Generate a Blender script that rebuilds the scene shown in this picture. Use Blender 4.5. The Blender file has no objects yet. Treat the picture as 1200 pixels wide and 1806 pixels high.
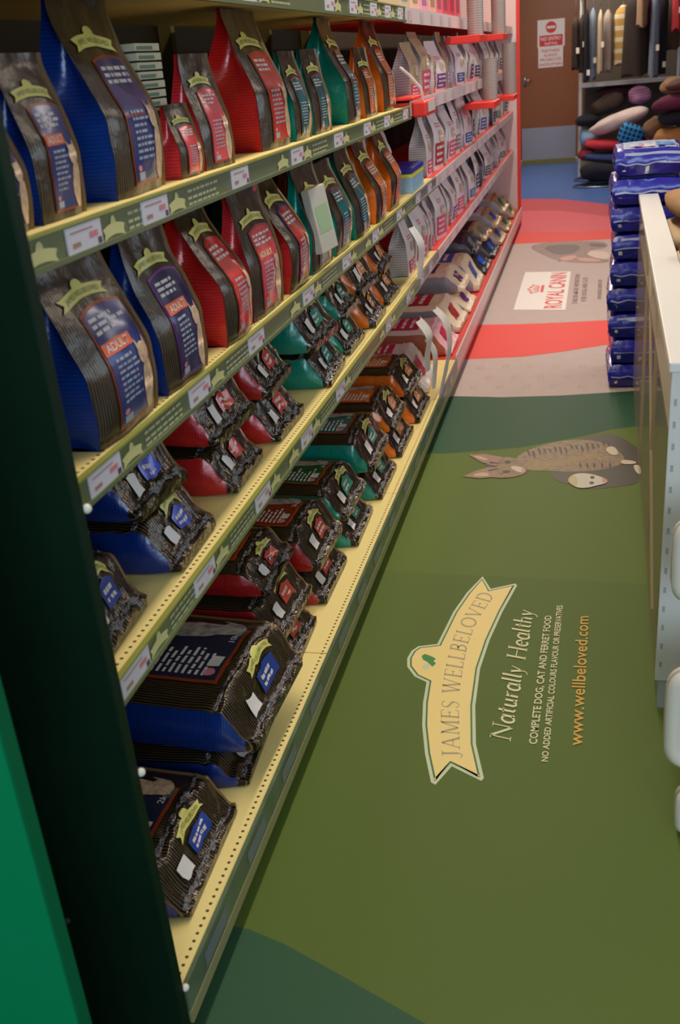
import bpy, bmesh, math, random
from mathutils import Vector, Matrix, noise
from mathutils.geometry import tessellate_polygon
S = bpy.context.scene
COL = S.collection
PI = math.pi
# ---------------------------------------------------------------- camera
RX = (0.9707106687, 0.2253869963, -0.0831955496)
RY = (0.0188460887, -0.4166525821, -0.9088704257)
RZ = (-0.2395112159, 0.8806823081, -0.4086967699)
FPX = 1750.92
EYE = 1.5
cam_d = bpy.data.cameras.new('camera')
cam = bpy.data.objects.new('camera', cam_d)
COL.objects.link(cam)
M3 = Matrix(((RX[0], -RY[0], -RZ[0]), (RX[1], -RY[1], -RZ[1]), (RX[2], -RY[2], -RZ[2])))
cam.matrix_world = Matrix.Translation((0, 0, EYE)) @ M3.to_4x4()
cam_d.sensor_fit = 'VERTICAL'
cam_d.sensor_height = 24.0
cam_d.sensor_width = 16.0
cam_d.lens = FPX / 1806 * 24.0
cam_d.clip_start = 0.02
cam_d.dof.use_dof = True
cam_d.dof.focus_distance = 2.9
cam_d.dof.aperture_fstop = 4.0
S.camera = cam
# ---------------------------------------------------------------- light
S.view_settings.view_transform = 'Standard'
S.view_settings.look = 'None'
S.view_settings.gamma = 1
S.view_settings.exposure = -0.5
S.view_settings.use_curve_mapping = False
w = bpy.data.worlds.new('daylight')
S.world = w
w.use_nodes = True
w.node_tree.nodes['Background'].inputs[0].default_value = (0.62, 0.8, 1.0, 1)
w.node_tree.nodes['Background'].inputs[1].default_value = 1.0


def area(name, loc, sx, sy, power, col, rot=(0, 0, 0)):
    l = bpy.data.lights.new(name, 'AREA')
    l.shape = 'RECTANGLE'
    l.size, l.size_y = sx, sy
    l.energy = power
    l.color = col
    o = bpy.data.objects.new(name, l)
    COL.objects.link(o)
    o.location = loc
    o.rotation_euler = rot
    return o


WARM = (1.0, 0.89, 0.75)
for i, (y, p) in enumerate(((0.7, 9), (2.2, 26), (3.9, 26), (5.6, 29), (7.4, 28), (9.2, 28))):  # nearest entry is an extra lamp, added to brighten the floor by the camera
    area('tube_lamp', (-0.42, y, 2.75), 0.14, 1.5, p, WARM)
area('tube_lamp', (-0.3, 12.6, 2.75), 0.5, 2.2, 85, WARM)
area('tube_lamp', (1.6, 5.0, 2.8), 0.3, 4.0, 40, WARM)
area('window_daylight', (3.05, 5.2, 1.9), 3.4, 1.1, 44, (0.6, 0.8, 1.0), (math.radians(90), 0, math.radians(90)))
area('window_daylight', (1.2, -2.2, 1.9), 2.6, 1.4, 88, (0.66, 0.83, 1.0), (math.radians(82), 0, math.radians(14)))

# ---------------------------------------------------------------- helpers


def lin(c):
    return tuple(((x / 255) / 12.92 if x / 255 <= 0.04045 else ((x / 255 + 0.055) / 1.055) ** 2.4) for x in c)


MATS = {}


def mat(name, rgb, rough=0.5, metal=0.0, spec=0.5, coat=0.0, bump=0.0, bscale=60.0, vary=0.0, vscale=8.0, srgb=True, alpha=1.0):
    if name in MATS:
        return MATS[name]
    m = bpy.data.materials.new(name)
    m.use_nodes = True
    nt = m.node_tree
    b = nt.nodes['Principled BSDF']
    c = lin(rgb) if srgb else rgb
    b.inputs['Base Color'].default_value = (*c, 1)
    b.inputs['Roughness'].default_value = rough
    b.inputs['Metallic'].default_value = metal
    b.inputs['Specular IOR Level'].default_value = spec
    b.inputs['Coat Weight'].default_value = coat
    b.inputs['Coat Roughness'].default_value = 0.12
    b.inputs['Alpha'].default_value = alpha
    if bump or vary:
        tc = nt.nodes.new('ShaderNodeTexCoord')
        if vary:
            n = nt.nodes.new('ShaderNodeTexNoise')
            n.inputs['Scale'].default_value = vscale
            n.inputs['Detail'].default_value = 3
            nt.links.new(tc.outputs['Object'], n.inputs['Vector'])
            r = nt.nodes.new('ShaderNodeValToRGB')
            r.color_ramp.elements[0].position = 0.3
            r.color_ramp.elements[1].position = 0.7
            r.color_ramp.elements[0].color = (*[x * (1 - vary) for x in c], 1)
            r.color_ramp.elements[1].color = (*[min(1, x * (1 + vary)) for x in c], 1)
            nt.links.new(n.outputs['Fac'], r.inputs['Fac'])
            nt.links.new(r.outputs['Color'], b.inputs['Base Color'])
        if bump:
            n = nt.nodes.new('ShaderNodeTexNoise')
            n.inputs['Scale'].default_value = bscale
            n.inputs['Detail'].default_value = 4
            nt.links.new(tc.outputs['Object'], n.inputs['Vector'])
            bp = nt.nodes.new('ShaderNodeBump')
            bp.inputs['Strength'].default_value = bump
            bp.inputs['Distance'].default_value = 0.01
            nt.links.new(n.outputs['Fac'], bp.inputs['Height'])
            nt.links.new(bp.outputs['Normal'], b.inputs['Normal'])
    MATS[name] = m
    return m


def stripe_mat(name, rgb1, rgb2, axis='Y', pitch=0.006, width=0.3, rough=0.28, metal=0.35, bump=0.0, bscale=35.0, coat=0.0):
    """base colour with thin printed lines running across one object axis"""
    if name in MATS:
        return MATS[name]
    m = mat(name, rgb1, rough, metal, 0.6, coat, bump, bscale)
    nt = m.node_tree
    b = nt.nodes['Principled BSDF']
    tc = nt.nodes.new('ShaderNodeTexCoord')
    sp = nt.nodes.new('ShaderNodeSeparateXYZ')
    nt.links.new(tc.outputs['Object'], sp.inputs[0])
    mu = nt.nodes.new('ShaderNodeMath')
    mu.operation = 'MULTIPLY'
    mu.inputs[1].default_value = 1 / pitch
    nt.links.new(sp.outputs[axis], mu.inputs[0])
    fr = nt.nodes.new('ShaderNodeMath')
    fr.operation = 'FRACT'
    nt.links.new(mu.outputs[0], fr.inputs[0])
    lt = nt.nodes.new('ShaderNodeMath')
    lt.operation = 'LESS_THAN'
    lt.inputs[1].default_value = width
    nt.links.new(fr.outputs[0], lt.inputs[0])
    mx = nt.nodes.new('ShaderNodeMix')
    mx.data_type = 'RGBA'
    mx.inputs[6].default_value = (*lin(rgb1), 1)
    mx.inputs[7].default_value = (*lin(rgb2), 1)
    nt.links.new(lt.outputs[0], mx.inputs[0])
    nt.links.new(mx.outputs[2], b.inputs['Base Color'])
    return m


def dots_mat(name, rgb, dot, ax_a, ax_b, pitch, rad, offs=None, alpha=False, rough=0.45):
    """a row (offs = position on ax_b) or a field (offs None) of small round holes"""
    m = mat(name, rgb, rough)
    nt = m.node_tree
    b = nt.nodes['Principled BSDF']
    tc = nt.nodes.new('ShaderNodeTexCoord')
    sp = nt.nodes.new('ShaderNodeSeparateXYZ')
    nt.links.new(tc.outputs['Object'], sp.inputs[0])

    def mth(op, a, bv):
        n = nt.nodes.new('ShaderNodeMath')
        n.operation = op
        nt.links.new(a, n.inputs[0])
        if isinstance(bv, float):
            n.inputs[1].default_value = bv
        else:
            nt.links.new(bv, n.inputs[1])
        return n.outputs[0]
    one = nt.nodes.new('ShaderNodeValue')

    def cell(o, p):
        f = mth('FRACT', mth('MULTIPLY', o, 1 / p), 0.0)
        return mth('MULTIPLY', mth('SUBTRACT', f, 0.5), p)
    u = cell(sp.outputs[ax_a], pitch)
    v = cell(sp.outputs[ax_b], pitch) if offs is None else mth('SUBTRACT', sp.outputs[ax_b], float(offs))
    d = mth('ADD', mth('MULTIPLY', u, u), mth('MULTIPLY', v, v))
    h = mth('LESS_THAN', d, float(rad * rad))
    if alpha:
        a = mth('MULTIPLY', h, -1.0)
        a = mth('ADD', a, 1.0)
        nt.links.new(a, b.inputs['Alpha'])
    else:
        mx = nt.nodes.new('ShaderNodeMix')
        mx.data_type = 'RGBA'
        mx.inputs[6].default_value = (*lin(rgb), 1)
        mx.inputs[7].default_value = (*lin(dot), 1)
        nt.links.new(h, mx.inputs[0])
        nt.links.new(mx.outputs[2], b.inputs['Base Color'])
    return m


class MB:
    def __init__(s):
        s.v, s.f, s.m = [], [], []

    def add(s, vs, fs, mi=0):
        o = len(s.v)
        s.v += [tuple(p) for p in vs]
        s.f += [tuple(i + o for i in f) for f in fs]
        s.m += [mi] * len(fs)

    def box(s, x0, x1, y0, y1, z0, z1, mi=0):
        s.add([(x0, y0, z0), (x1, y0, z0), (x1, y1, z0), (x0, y1, z0), (x0, y0, z1), (x1, y0, z1), (x1, y1, z1), (x0, y1, z1)],
              [(3, 2, 1, 0), (4, 5, 6, 7), (0, 1, 5, 4), (1, 2, 6, 5), (2, 3, 7, 6), (3, 0, 4, 7)], mi)

    def grid(s, nu, nv, fn, mi=0, flip=False, closeu=False):
        vs = [fn(i, j) for i in range(nu) for j in range(nv)]
        fs = []
        for i in range(nu if closeu else nu - 1):
            for j in range(nv - 1):
                a, b = i * nv + j, ((i + 1) % nu) * nv + j
                q = (a, b, b + 1, a + 1)
                fs.append(q[::-1] if flip else q)
        s.add(vs, fs, mi)

    def tube(s, pts, r, n=8, mi=0):
        pts = [Vector(p) for p in pts]
        rings = []
        for i, p in enumerate(pts):
            t = (pts[min(i + 1, len(pts) - 1)] - pts[max(i - 1, 0)]).normalized()
            a = Vector((0, 0, 1)) if abs(t.z) < 0.9 else Vector((1, 0, 0))
            u = t.cross(a).normalized()
            v = t.cross(u)
            rr = r[i] if isinstance(r, (list, tuple)) else r
            rings += [p + (u * math.cos(2 * PI * k / n) + v * math.sin(2 * PI * k / n)) * rr for k in range(n)]
        fs = []
        for i in range(len(pts) - 1):
            for k in range(n):
                a, b = i * n + k, i * n + (k + 1) % n
                fs.append((a, b, b + n, a + n))
        fs.append(tuple(range(n - 1, -1, -1)))
        fs.append(tuple((len(pts) - 1) * n + k for k in range(n)))
        s.add(rings, fs, mi)

    def build(s, name, mats, parent=None, smooth=False, bevel=0.0, loc=None):
        me = bpy.data.meshes.new(name)
        me.from_pydata(s.v, [], s.f)
        for m in (mats if isinstance(mats, (list, tuple)) else [mats]):
            me.materials.append(m)
        me.polygons.foreach_set('material_index', s.m)
        if smooth:
            me.polygons.foreach_set('use_smooth', [True] * len(s.f))
        me.update()
        o = bpy.data.objects.new(name, me)
        COL.objects.link(o)
        if parent:
            o.parent = parent
        if loc:
            o.location = loc
        if bevel:
            b = o.modifiers.new('bevel', 'BEVEL')
            b.width = bevel
            b.segments = 2
            b.limit_method = 'ANGLE'
        return o


def tag(o, label, cat, group=None):
    o['label'] = label
    o['category'] = cat
    if group:
        o['group'] = group
    return o


def thing(name, label, cat, loc=(0, 0, 0), rot=(0, 0, 0), group=None):
    o = bpy.data.objects.new(name, None)
    o.empty_display_size = 0.05
    COL.objects.link(o)
    o.location = loc
    o.rotation_euler = rot
    return tag(o, label, cat, group)


def struct(o):
    o['kind'] = 'structure'
    return o


def boxpart(name, dims, m, parent=None, bevel=0.0):
    b = MB()
    b.box(*dims)
    return b.build(name, m, parent, bevel=bevel)


def ss(t):
    t = max(0.0, min(1.0, t))
    return t * t * (3 - 2 * t)


# ---- 2-D shapes -> fine triangles


def tess(pts, step):
    bm = bmesh.new()
    vs = [bm.verts.new((p[0], p[1], 0)) for p in pts]
    for t in tessellate_polygon([[Vector((p[0], p[1], 0)) for p in pts]]):
        if len(set(t)) == 3:
            a_, b_, c_ = (pts[k] for k in t)
            ar = (b_[0] - a_[0]) * (c_[1] - a_[1]) - (b_[1] - a_[1]) * (c_[0] - a_[0])
            if abs(ar) > 1e-10:
                try:
                    bm.faces.new([vs[k] for k in (t if ar > 0 else t[::-1])])
                except ValueError:
                    pass
    if step:
        for ax in (0, 1):
            lo, hi = min(p[ax] for p in pts), max(p[ax] for p in pts)
            k = int((hi - lo) / step)
            for i in range(1, k + 1):
                co = [0, 0, 0]
                co[ax] = lo + i * (hi - lo) / (k + 1)
                no = [0, 0, 0]
                no[ax] = 1
                bmesh.ops.bisect_plane(bm, geom=bm.verts[:] + bm.edges[:] + bm.faces[:], plane_co=co, plane_no=no)
    bm.normal_update()
    bm.verts.index_update()
    V = [(v.co.x, v.co.y) for v in bm.verts]
    F = []
    for f in bm.faces:
        ids = [v.index for v in f.verts]
        F.append(ids if f.normal.z > 0 else ids[::-1])
    bm.free()
    return V, F


TXT = {}


def text2d(s, bold=0.0):
    """the string as flat triangles: unit letter height, left at 0"""
    key = (s, bold)
    if key in TXT:
        return TXT[key]
    cu = bpy.data.curves.new('t', 'FONT')
    cu.body = s
    cu.size = 1.0
    cu.resolution_u = 3
    cu.offset = bold
    o = bpy.data.objects.new('t', cu)
    COL.objects.link(o)
    dg = bpy.context.evaluated_depsgraph_get()
    me = o.evaluated_get(dg).to_mesh()
    V = [(v.co.x, v.co.y) for v in me.vertices]
    F = [tuple(p.vertices) for p in me.polygons]
    o.evaluated_get(dg).to_mesh_clear()
    bpy.data.objects.remove(o)
    bpy.data.curves.remove(cu)
    x0 = min(v[0] for v in V)
    x1 = max(v[0] for v in V)
    y1 = max(v[1] for v in V)
    V = [((x - x0), y) for x, y in V]
    TXT[key] = (V, F, x1 - x0, y1)
    return TXT[key]


def text_fit(s, x0, x1, y0, y1, bold=0.0):
    V, F, wd, ht = text2d(s, bold)
    return [(x0 + x / wd * (x1 - x0), y0 + y / ht * (y1 - y0)) for x, y in V], F


# serif stroke letters: (polyline, thick?) in a unit-high box
def arc(cx, cy, rx, ry, a0, a1, n=10):
    return [(cx + rx * math.cos(math.radians(a0 + (a1 - a0) * i / n)), cy + ry * math.sin(math.radians(a0 + (a1 - a0) * i / n))) for i in range(n + 1)]


def sf(x, y, h=0.11):
    return ([(x - h, y), (x + h, y)], 0)


GL = {
    'J': (0.45, [([(0.28, 1), (0.28, 0.05)], 1), (arc(0.14, 0.05, 0.14, 0.2, 0, -150), 0), sf(0.28, 1, 0.14)]),
    'A': (0.85, [([(0.12, 0), (0.42, 1)], 0), ([(0.42, 1), (0.74, 0)], 1), ([(0.24, 0.36), (0.62, 0.36)], 0), sf(0.12, 0), sf(0.74, 0)]),
    'M': (1.0, [([(0.14, 0), (0.18, 1)], 0), ([(0.18, 1), (0.5, 0.05)], 1), ([(0.5, 0.05), (0.82, 1)], 0), ([(0.82, 1), (0.86, 0)], 1), sf(0.14, 0), sf(0.86, 0), sf(0.12, 1, .07), sf(0.88, 1, .07)]),
    'E': (0.66, [([(0.16, 0), (0.16, 1)], 1), ([(0.05, 1), (0.58, 1), (0.58, 0.84)], 0), ([(0.16, 0.52), (0.46, 0.52)], 0), ([(0.05, 0), (0.6, 0), (0.62, 0.18)], 0), ([(0.46, .42), (.46, .62)], 0)]),
    'S': (0.58, [(arc(0.29, 0.75, 0.2, 0.24, 20, 200), 0), ([(0.1, 0.68), (0.2, 0.56), (0.38, 0.46), (0.48, 0.32)], 1), (arc(0.28, 0.26, 0.2, 0.26, 20, -160), 0)]),
    'W': (1.15, [([(0.1, 1), (0.34, 0)], 1), ([(0.34, 0), (0.58, 1)], 0), ([(0.52, 1), (0.78, 0)], 1), ([(0.78, 0), (1.04, 1)], 0), sf(0.1, 1), sf(0.55, 1), sf(1.04, 1, .09)]),
    'L': (0.62, [([(0.16, 0), (0.16, 1)], 1), ([(0.05, 0), (0.56, 0), (0.58, 0.2)], 0), sf(0.16, 1)]),
    'B': (0.68, [([(0.16, 0), (0.16, 1)], 1), ([(0.05, 1), (0.3, 1)], 0), (arc(0.3, 0.76, 0.22, 0.24, 90, -90), 1), ([(0.16, 0.52), (0.3, 0.52)], 0), (arc(0.3, 0.26, 0.28, 0.26, 90, -90), 1), ([(0.05, 0), (0.3, 0)], 0)]),
    'O': (0.92, [(arc(0.46, 0.5, 0.38, 0.5, 60, 240, 14), 1), (arc(0.46, 0.5, 0.38, 0.5, 240, 420, 14), 1)]),
    'V': (0.82, [([(0.1, 1), (0.4, 0)], 1), ([(0.4, 0), (0.7, 1)], 0), sf(0.1, 1), sf(0.7, 1)]),
    'D': (0.86, [([(0.16, 0), (0.16, 1)], 1), ([(0.05, 1), (0.34, 1)], 0), (arc(0.34, 0.5, 0.42, 0.5, 90, -90, 14), 1), ([(0.05, 0), (0.34, 0)], 0)]),
    'N': (0.9, [([(0.14, 0), (0.14, 1)], 0), ([(0.14, 1), (0.76, 0)], 1), ([(0.76, 0), (0.76, 1)], 0), sf(0.14, 0), sf(0.76, 1), sf(0.1, 1, .08)]),
    'H': (0.9, [([(0.16, 0), (0.16, 1)], 1), ([(0.74, 0), (0.74, 1)], 1), ([(0.16, 0.5), (0.74, 0.5)], 0), sf(0.16, 0), sf(0.16, 1), sf(0.74, 0), sf(0.74, 1)]),
    'a': (0.5, [(arc(0.24, 0.3, 0.18, 0.32, 40, 330), 1), ([(0.42, 0.62), (0.42, 0.06), (0.5, 0.02)], 1)]),
    't': (0.34, [([(0.18, 0.88), (0.18, 0.08), (0.3, 0.02)], 1), ([(0.05, 0.62), (0.32, 0.62)], 0)]),
    'u': (0.54, [([(0.12, 0.62), (0.12, 0.14), (0.2, 0.02), (0.3, 0.04), (0.42, 0.2)], 1), ([(0.43, 0.62), (0.43, 0.06), (0.52, 0.02)], 1)]),
    'r': (0.4, [([(0.13, 0.62), (0.13, 0)], 1), ([(0.13, 0.4), (0.26, 0.6), (0.38, 0.6)], 0)]),
    'l': (0.26, [([(0.13, 1.05), (0.13, 0.06), (0.22, 0.02)], 1)]),
    'y': (0.5, [([(0.1, 0.62), (0.26, 0.02)], 1), ([(0.44, 0.62), (0.2, -0.2), (0.06, -0.28)], 0)]),
    'e': (0.46, [(arc(0.24, 0.31, 0.18, 0.31, 0, 310), 1), ([(0.06, 0.33), (0.42, 0.33)], 0)]),
    'h': (0.54, [([(0.13, 1.05), (0.13, 0)], 1), ([(0.13, 0.42), (0.26, 0.6), (0.38, 0.58), (0.42, 0.44)], 0), ([(0.42, 0.46), (0.42, 0.06), (0.5, 0.02)], 1)]),
    ' ': (0.36, []),
}


def serif(s, thick=0.1, thin=0.045, shear=0.0, gap=0.06):
    V, F, x = [], [], 0.0
    for ch in s:
        wd, st = GL[ch]
        for pl, tk in st:
            h = (thick if tk else thin) / 2
            n = len(pl)
            o = len(V)
            for i, (px_, py_) in enumerate(pl):
                ax, ay = pl[max(i - 1, 0)]
                bx, by = pl[min(i + 1, n - 1)]
                dx, dy = bx - ax, by - ay
                d = math.hypot(dx, dy) or 1
                nx, ny = -dy / d * h, dx / d * h
                for sg in (1, -1):
                    X, Y = px_ + nx * sg + x, py_ + ny * sg
                    V.append((X + shear * Y, Y))
            for i in range(n - 1):
                F.append((o + 2 * i, o + 2 * i + 1, o + 2 * i + 3, o + 2 * i + 2))
        x += wd + gap
    return V, F, x - gap


def soft(poly, it=2):
    for _ in range(it):
        o = []
        for i in range(len(poly)):
            a, b = poly[i], poly[(i + 1) % len(poly)]
            o += [(a[0] * 0.75 + b[0] * 0.25, a[1] * 0.75 + b[1] * 0.25), (a[0] * 0.25 + b[0] * 0.75, a[1] * 0.25 + b[1] * 0.75)]
        poly = o
    return poly


def fl(x, y):
    """the point of the floor seen at a pixel of the photograph (survey of the floor print)"""
    a, b = (x - 600) / FPX, (y - 903) / FPX
    d = [RX[k] * a + RY[k] * b + RZ[k] for k in range(3)]
    t = -EYE / d[2]
    return (d[0] * t, d[1] * t)


# ---------------------------------------------------------------- colours
M_yel = dots_mat('yellow shelf', (250, 226, 146), (70, 45, 15), 'Y', 'X', 0.017, 0.0032, -0.022)
M_rail = mat('olive rail', (100, 110, 72), 0.35)
M_railtop = mat('rail lip', (150, 150, 70), 0.35)
M_cream = mat('cream print', (205, 200, 135), 0.4)
M_ticket = mat('ticket card', (206, 200, 208), 0.5)
M_tred = mat('ticket red', (206, 124, 130), 0.5)
M_tdark = mat('ticket dark', (90, 60, 80), 0.5)
M_tbrown = mat('ticket brown', (165, 125, 105), 0.5)
M_railtx = mat('rail writing', (178, 178, 140), 0.5)
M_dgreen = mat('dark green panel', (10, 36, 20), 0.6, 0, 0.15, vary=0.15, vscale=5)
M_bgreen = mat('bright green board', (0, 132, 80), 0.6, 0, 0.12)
M_white = mat('white plastic', (232, 224, 206), 0.4)
M_red = mat('red plastic', (228, 46, 32), 0.4)
M_redsh = mat('red shelf', (222, 60, 46), 0.45)
M_wstrip = mat('white strip', (215, 200, 198), 0.35)
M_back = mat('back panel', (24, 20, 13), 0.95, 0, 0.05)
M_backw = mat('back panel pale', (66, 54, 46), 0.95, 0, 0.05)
M_steel = mat('steel', (190, 190, 190), 0.3, 0.9)
M_foil = stripe_mat('brown lined foil', (32, 23, 14), (104, 87, 60), 'Y', 0.0062, 0.24, 0.25, 0.35, 0.25, 30)
M_foilcr = stripe_mat('brown crumpled foil', (34, 25, 16), (112, 95, 70), 'Y', 0.0062, 0.24, 0.18, 0.5, 0.6, 30)
M_crimp = mat('crimped silver foil', (132, 128, 130), 0.16, 0.85, 0.6, bump=0.8, bscale=160)
M_seam = mat('gold seam', (128, 100, 62), 0.3, 0.4)
M_ban = mat('banner yellow', (214, 206, 110), 0.35)
M_bantx = mat('banner writing', (96, 104, 62), 0.5)
M_tx = mat('pale writing', (214, 206, 200), 0.4)
M_txdim = mat('grey blue writing', (150, 160, 175), 0.4)
M_orange_b = mat('orange box print', (214, 92, 40), 0.35)
M_fur = mat('tabby fur print', (196, 164, 132), 0.4, vary=0.35, vscale=90)
M_furg = mat('grey fur print', (150, 144, 138), 0.4, vary=0.5, vscale=60)
M_sticker = mat('white sticker', (222, 216, 212), 0.45)
M_gold = mat('gold foil', (186, 160, 116), 0.3, 0.3, bump=0.5, bscale=40)


def gus(name, rgb, axis):
    return stripe_mat(name, rgb, tuple(min(255, int(c * 1.1 + 5)) for c in rgb), axis, 0.006, 0.45, 0.27, 0.1, 0.3, 26, 0.3)


VAR = {
    'blue': dict(g=(14, 50, 128), panel=(28, 52, 118), frame=(150, 62, 30), patch=(34, 64, 150)),
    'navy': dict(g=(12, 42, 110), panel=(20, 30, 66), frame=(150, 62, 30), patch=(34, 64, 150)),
    'violet': dict(g=(12, 42, 110), panel=(26, 34, 84), frame=(112, 40, 130), patch=(50, 76, 190)),
    'red': dict(g=(168, 28, 26), panel=(186, 46, 36), frame=(60, 44, 110), patch=(205, 66, 48)),
    'scarlet': dict(g=(186, 32, 28), panel=(214, 60, 52), frame=(170, 60, 36), patch=(215, 70, 50)),
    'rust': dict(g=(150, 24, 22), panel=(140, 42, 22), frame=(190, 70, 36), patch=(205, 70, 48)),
    'pink': dict(g=(196, 44, 48), panel=(226, 78, 88), frame=(160, 60, 60), patch=(226, 90, 90)),
    'teal': dict(g=(0, 122, 102), panel=(10, 104, 110), frame=(150, 60, 52), patch=(40, 140, 120)),
    'green': dict(g=(0, 130, 100), panel=(6, 84, 54), frame=(170, 66, 36), patch=(60, 150, 120)),
    'orange': dict(g=(216, 104, 18), panel=(216, 110, 44), frame=(150, 58, 36), patch=(226, 140, 80)),
}


# ---------------------------------------------------------------- bags


class Bag:
    """a gusseted bag; a runs along its length from the base, b across, c through the thickness"""

    def __init__(s, root, pose, L, W, T, seed, amp=0.004, e=0.12, lean=0.0, neck=0.5):
        s.root, s.pose, s.L, s.W, s.T, s.seed, s.amp, s.e, s.neck = root, pose, L, W, T, seed, amp, e, neck

    def prof(s, a):
        t = a / s.L
        if s.pose == 'stand':
            q0 = max(0.0, min(1.0, (t - s.neck) / (0.95 - s.neck)))
            k = 0.55 * q0 + 0.45 * ss(q0)
            td = s.T * (1 - k) + 0.008 * k
            td *= 0.94 + 0.1 * math.sin(PI * min(1, t / 0.6)) * (1 - k)
            wd = s.W * (0.95 + 0.05 * math.sin(PI * min(1, t * 1.1)))
            cc = -0.10 * s.T * k + s.T * 0.04 * math.sin(5 * t + s.seed)
            fold = min(0.36 * s.W, math.sqrt(max(0, (s.T * 0.5) ** 2 - (td * 0.5) ** 2)))
            return td, wd, cc, -fold + 0.015 * (1 - k) * s.T
        u = min(1, a / s.e)
        q0 = ss((u - 0.2) / 0.7)
        td = s.T * (0.16 + 0.12 * min(1, u / 0.3) + 0.72 * q0)
        cc = -0.46 * (s.T - td)
        wd = s.W * (0.9 + 0.1 * u ** 0.5)
        if a > s.L - 0.06:
            q = (s.L - a) / 0.06
            td *= 0.35 + 0.65 * math.sqrt(max(0, q))
        return td, wd, cc, 0.1 * td

    def nz(s, a, b):
        q = Vector((a * 22, b * 22, s.seed * 7.3))
        n = noise.noise(q) * 0.9
        am = s.amp
        if s.pose == 'lie':
            k = 1 - ss((a - s.e * 0.55) / (s.e * 1.3))
            r = 1 - 2 * abs(noise.noise(Vector((a * 34, b * 26, s.seed * 3.1 + 9))))
            n = n * 0.6 + k * 1.5 * (r - 0.5)
            am = s.amp * (1 + 0.5 * k)
        else:
            q2 = Vector((a * 13, b * 17, s.seed * 5.1 + 3))
            n += noise.noise(q2) * 1.2 * (0.4 + ss((a / s.L - 0.45) / 0.4))
        return n * am

    def front(s, b, a):
        td, wd, cc, g = s.prof(a)
        bb = max(-1, min(1, 2 * b / s.W))
        c = cc + td / 2 * (1 - (0.16 if s.pose == 'stand' else 0.34) * abs(bb) ** 3.5) + s.nz(a, b)
        return a, b * wd / s.W, c

    def loc(s, abc):
        a, b, c = abc
        if s.pose == 'stand':
            return Vector((c, b, a))
        return Vector((-a, b, c + s.T / 2))

    def fpos(s, b, a, off=0.0):
        p = s.loc(s.front(b, a))
        if off:
            h = 0.003
            da = s.loc(s.front(b, a + h)) - s.loc(s.front(b, a - h))
            db = s.loc(s.front(b + h, a)) - s.loc(s.front(b - h, a))
            n = db.cross(da)
            if (s.pose == 'stand' and n.x < 0) or (s.pose == 'lie' and n.z < 0 and abs(n.z) > abs(n.x)):
                n = -n
            n.normalize()
            if n.length < 0.5:
                n = Vector((1, 0, 0))
            p = p + n * off
        return p

    def body(s, mfront, mgus, mseam=None, nf=13, na=22, ng=5, mcr=None, gname='side_gusset', bname='foil_front'):
        L, W = s.L, s.W
        if s.pose == 'stand':
            A = [L * i / (na - 1) for i in range(na)]
        else:
            k = na // 2 + 3
            A = [s.e * 1.25 * i / (k - 1) for i in range(k)] + [s.e * 1.25 + (L - s.e * 1.25) * (i + 1) / (na - k) for i in range(na - k)]
        B = [-W / 2 + W * i / (nf - 1) for i in range(nf)]
        flip = s.pose == 'stand'
        mb = MB()
        mb.grid(len(A), nf, lambda i, j: s.loc(s.front(B[j], A[i])), 0, flip)
        # back

        def back(b, a):
            td, wd, cc, g = s.prof(a)
            return s.loc((a, b * wd / W, cc - td / 2))
        mb.grid(len(A), 3, lambda i, j: back((-1 + j) * W / 2, A[i]), 0, not flip)
        # ends
        for a, fl_ in ((A[0], True), (A[-1], False)):
            mb.grid(2, nf, lambda i, j: s.loc(s.front(B[j], a)) if i == 0 else back(B[j], a), 0, fl_)
        if mcr and s.pose == 'lie':
            for q, f in enumerate(mb.f):
                x = sum(mb.v[i][0] for i in f) / len(f)
                if x > -s.e * 1.05:
                    mb.m[q] = 2
        # corner seams along the two front edges
        if mseam:
            for sg in (-1, 1):
                def fin(i, j):
                    a = A[i]
                    p = s.front(sg * W / 2, a)
                    q = j * 0.0045
                    return s.loc((p[0], p[1] + sg * q, p[2] + q * 0.7))
                mb.grid(len(A), 2, fin, 1)
        mb.build(bname, [mfront, mseam or mfront, mcr or mfront], s.root, smooth=True)
        for sg in (-1, 1):
            g_ = MB()

            def gp(i, j):
                a = A[i]
                td, wd, cc, gb = s.prof(a)
                f = s.front(sg * W / 2, a)
                r = j / (ng - 1)
                c = f[2] + (cc - td / 2 - f[2]) * r
                pin = 1 - (2 * r - 1) ** 2
                if gb < 0:
                    pin = 1 - abs(2 * r - 1)
                n = noise.noise(Vector((a * 16, c * 40, s.seed + sg))) * s.amp * 0.9 * pin
                return s.loc((a, f[1] + sg * (gb * pin + n), c))
            g_.grid(len(A), ng, gp, 0, (sg > 0) == flip)
            if s.pose == 'lie' and mcr:
                for q, f in enumerate(g_.f):
                    if sum(g_.v[i][0] for i in f) / len(f) > -s.e * 0.3:
                        g_.m[q] = 1
            g_.build(gname, [mgus, mcr or mfront], s.root, smooth=True)

    def prints(s, name, shapes, mats):
        """shapes: (points or (V,F), material index, layer); b in bag widths, a in metres"""
        mb = MB()
        for pts, mi, lay in shapes:
            if isinstance(pts, tuple):
                V, F = pts
            else:
                V, F = tess(pts, 0.014)
            off = (0.0016 if s.pose == 'stand' else 0.0026) + 0.0007 * lay
            mb.add([s.fpos(b, a, off) for b, a in V], F, mi)
        return mb.build(name, mats, s.root, smooth=True)


def rect(b0, b1, a0, a1):
    return [(b0, a0), (b1, a0), (b1, a1), (b0, a1)]


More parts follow.
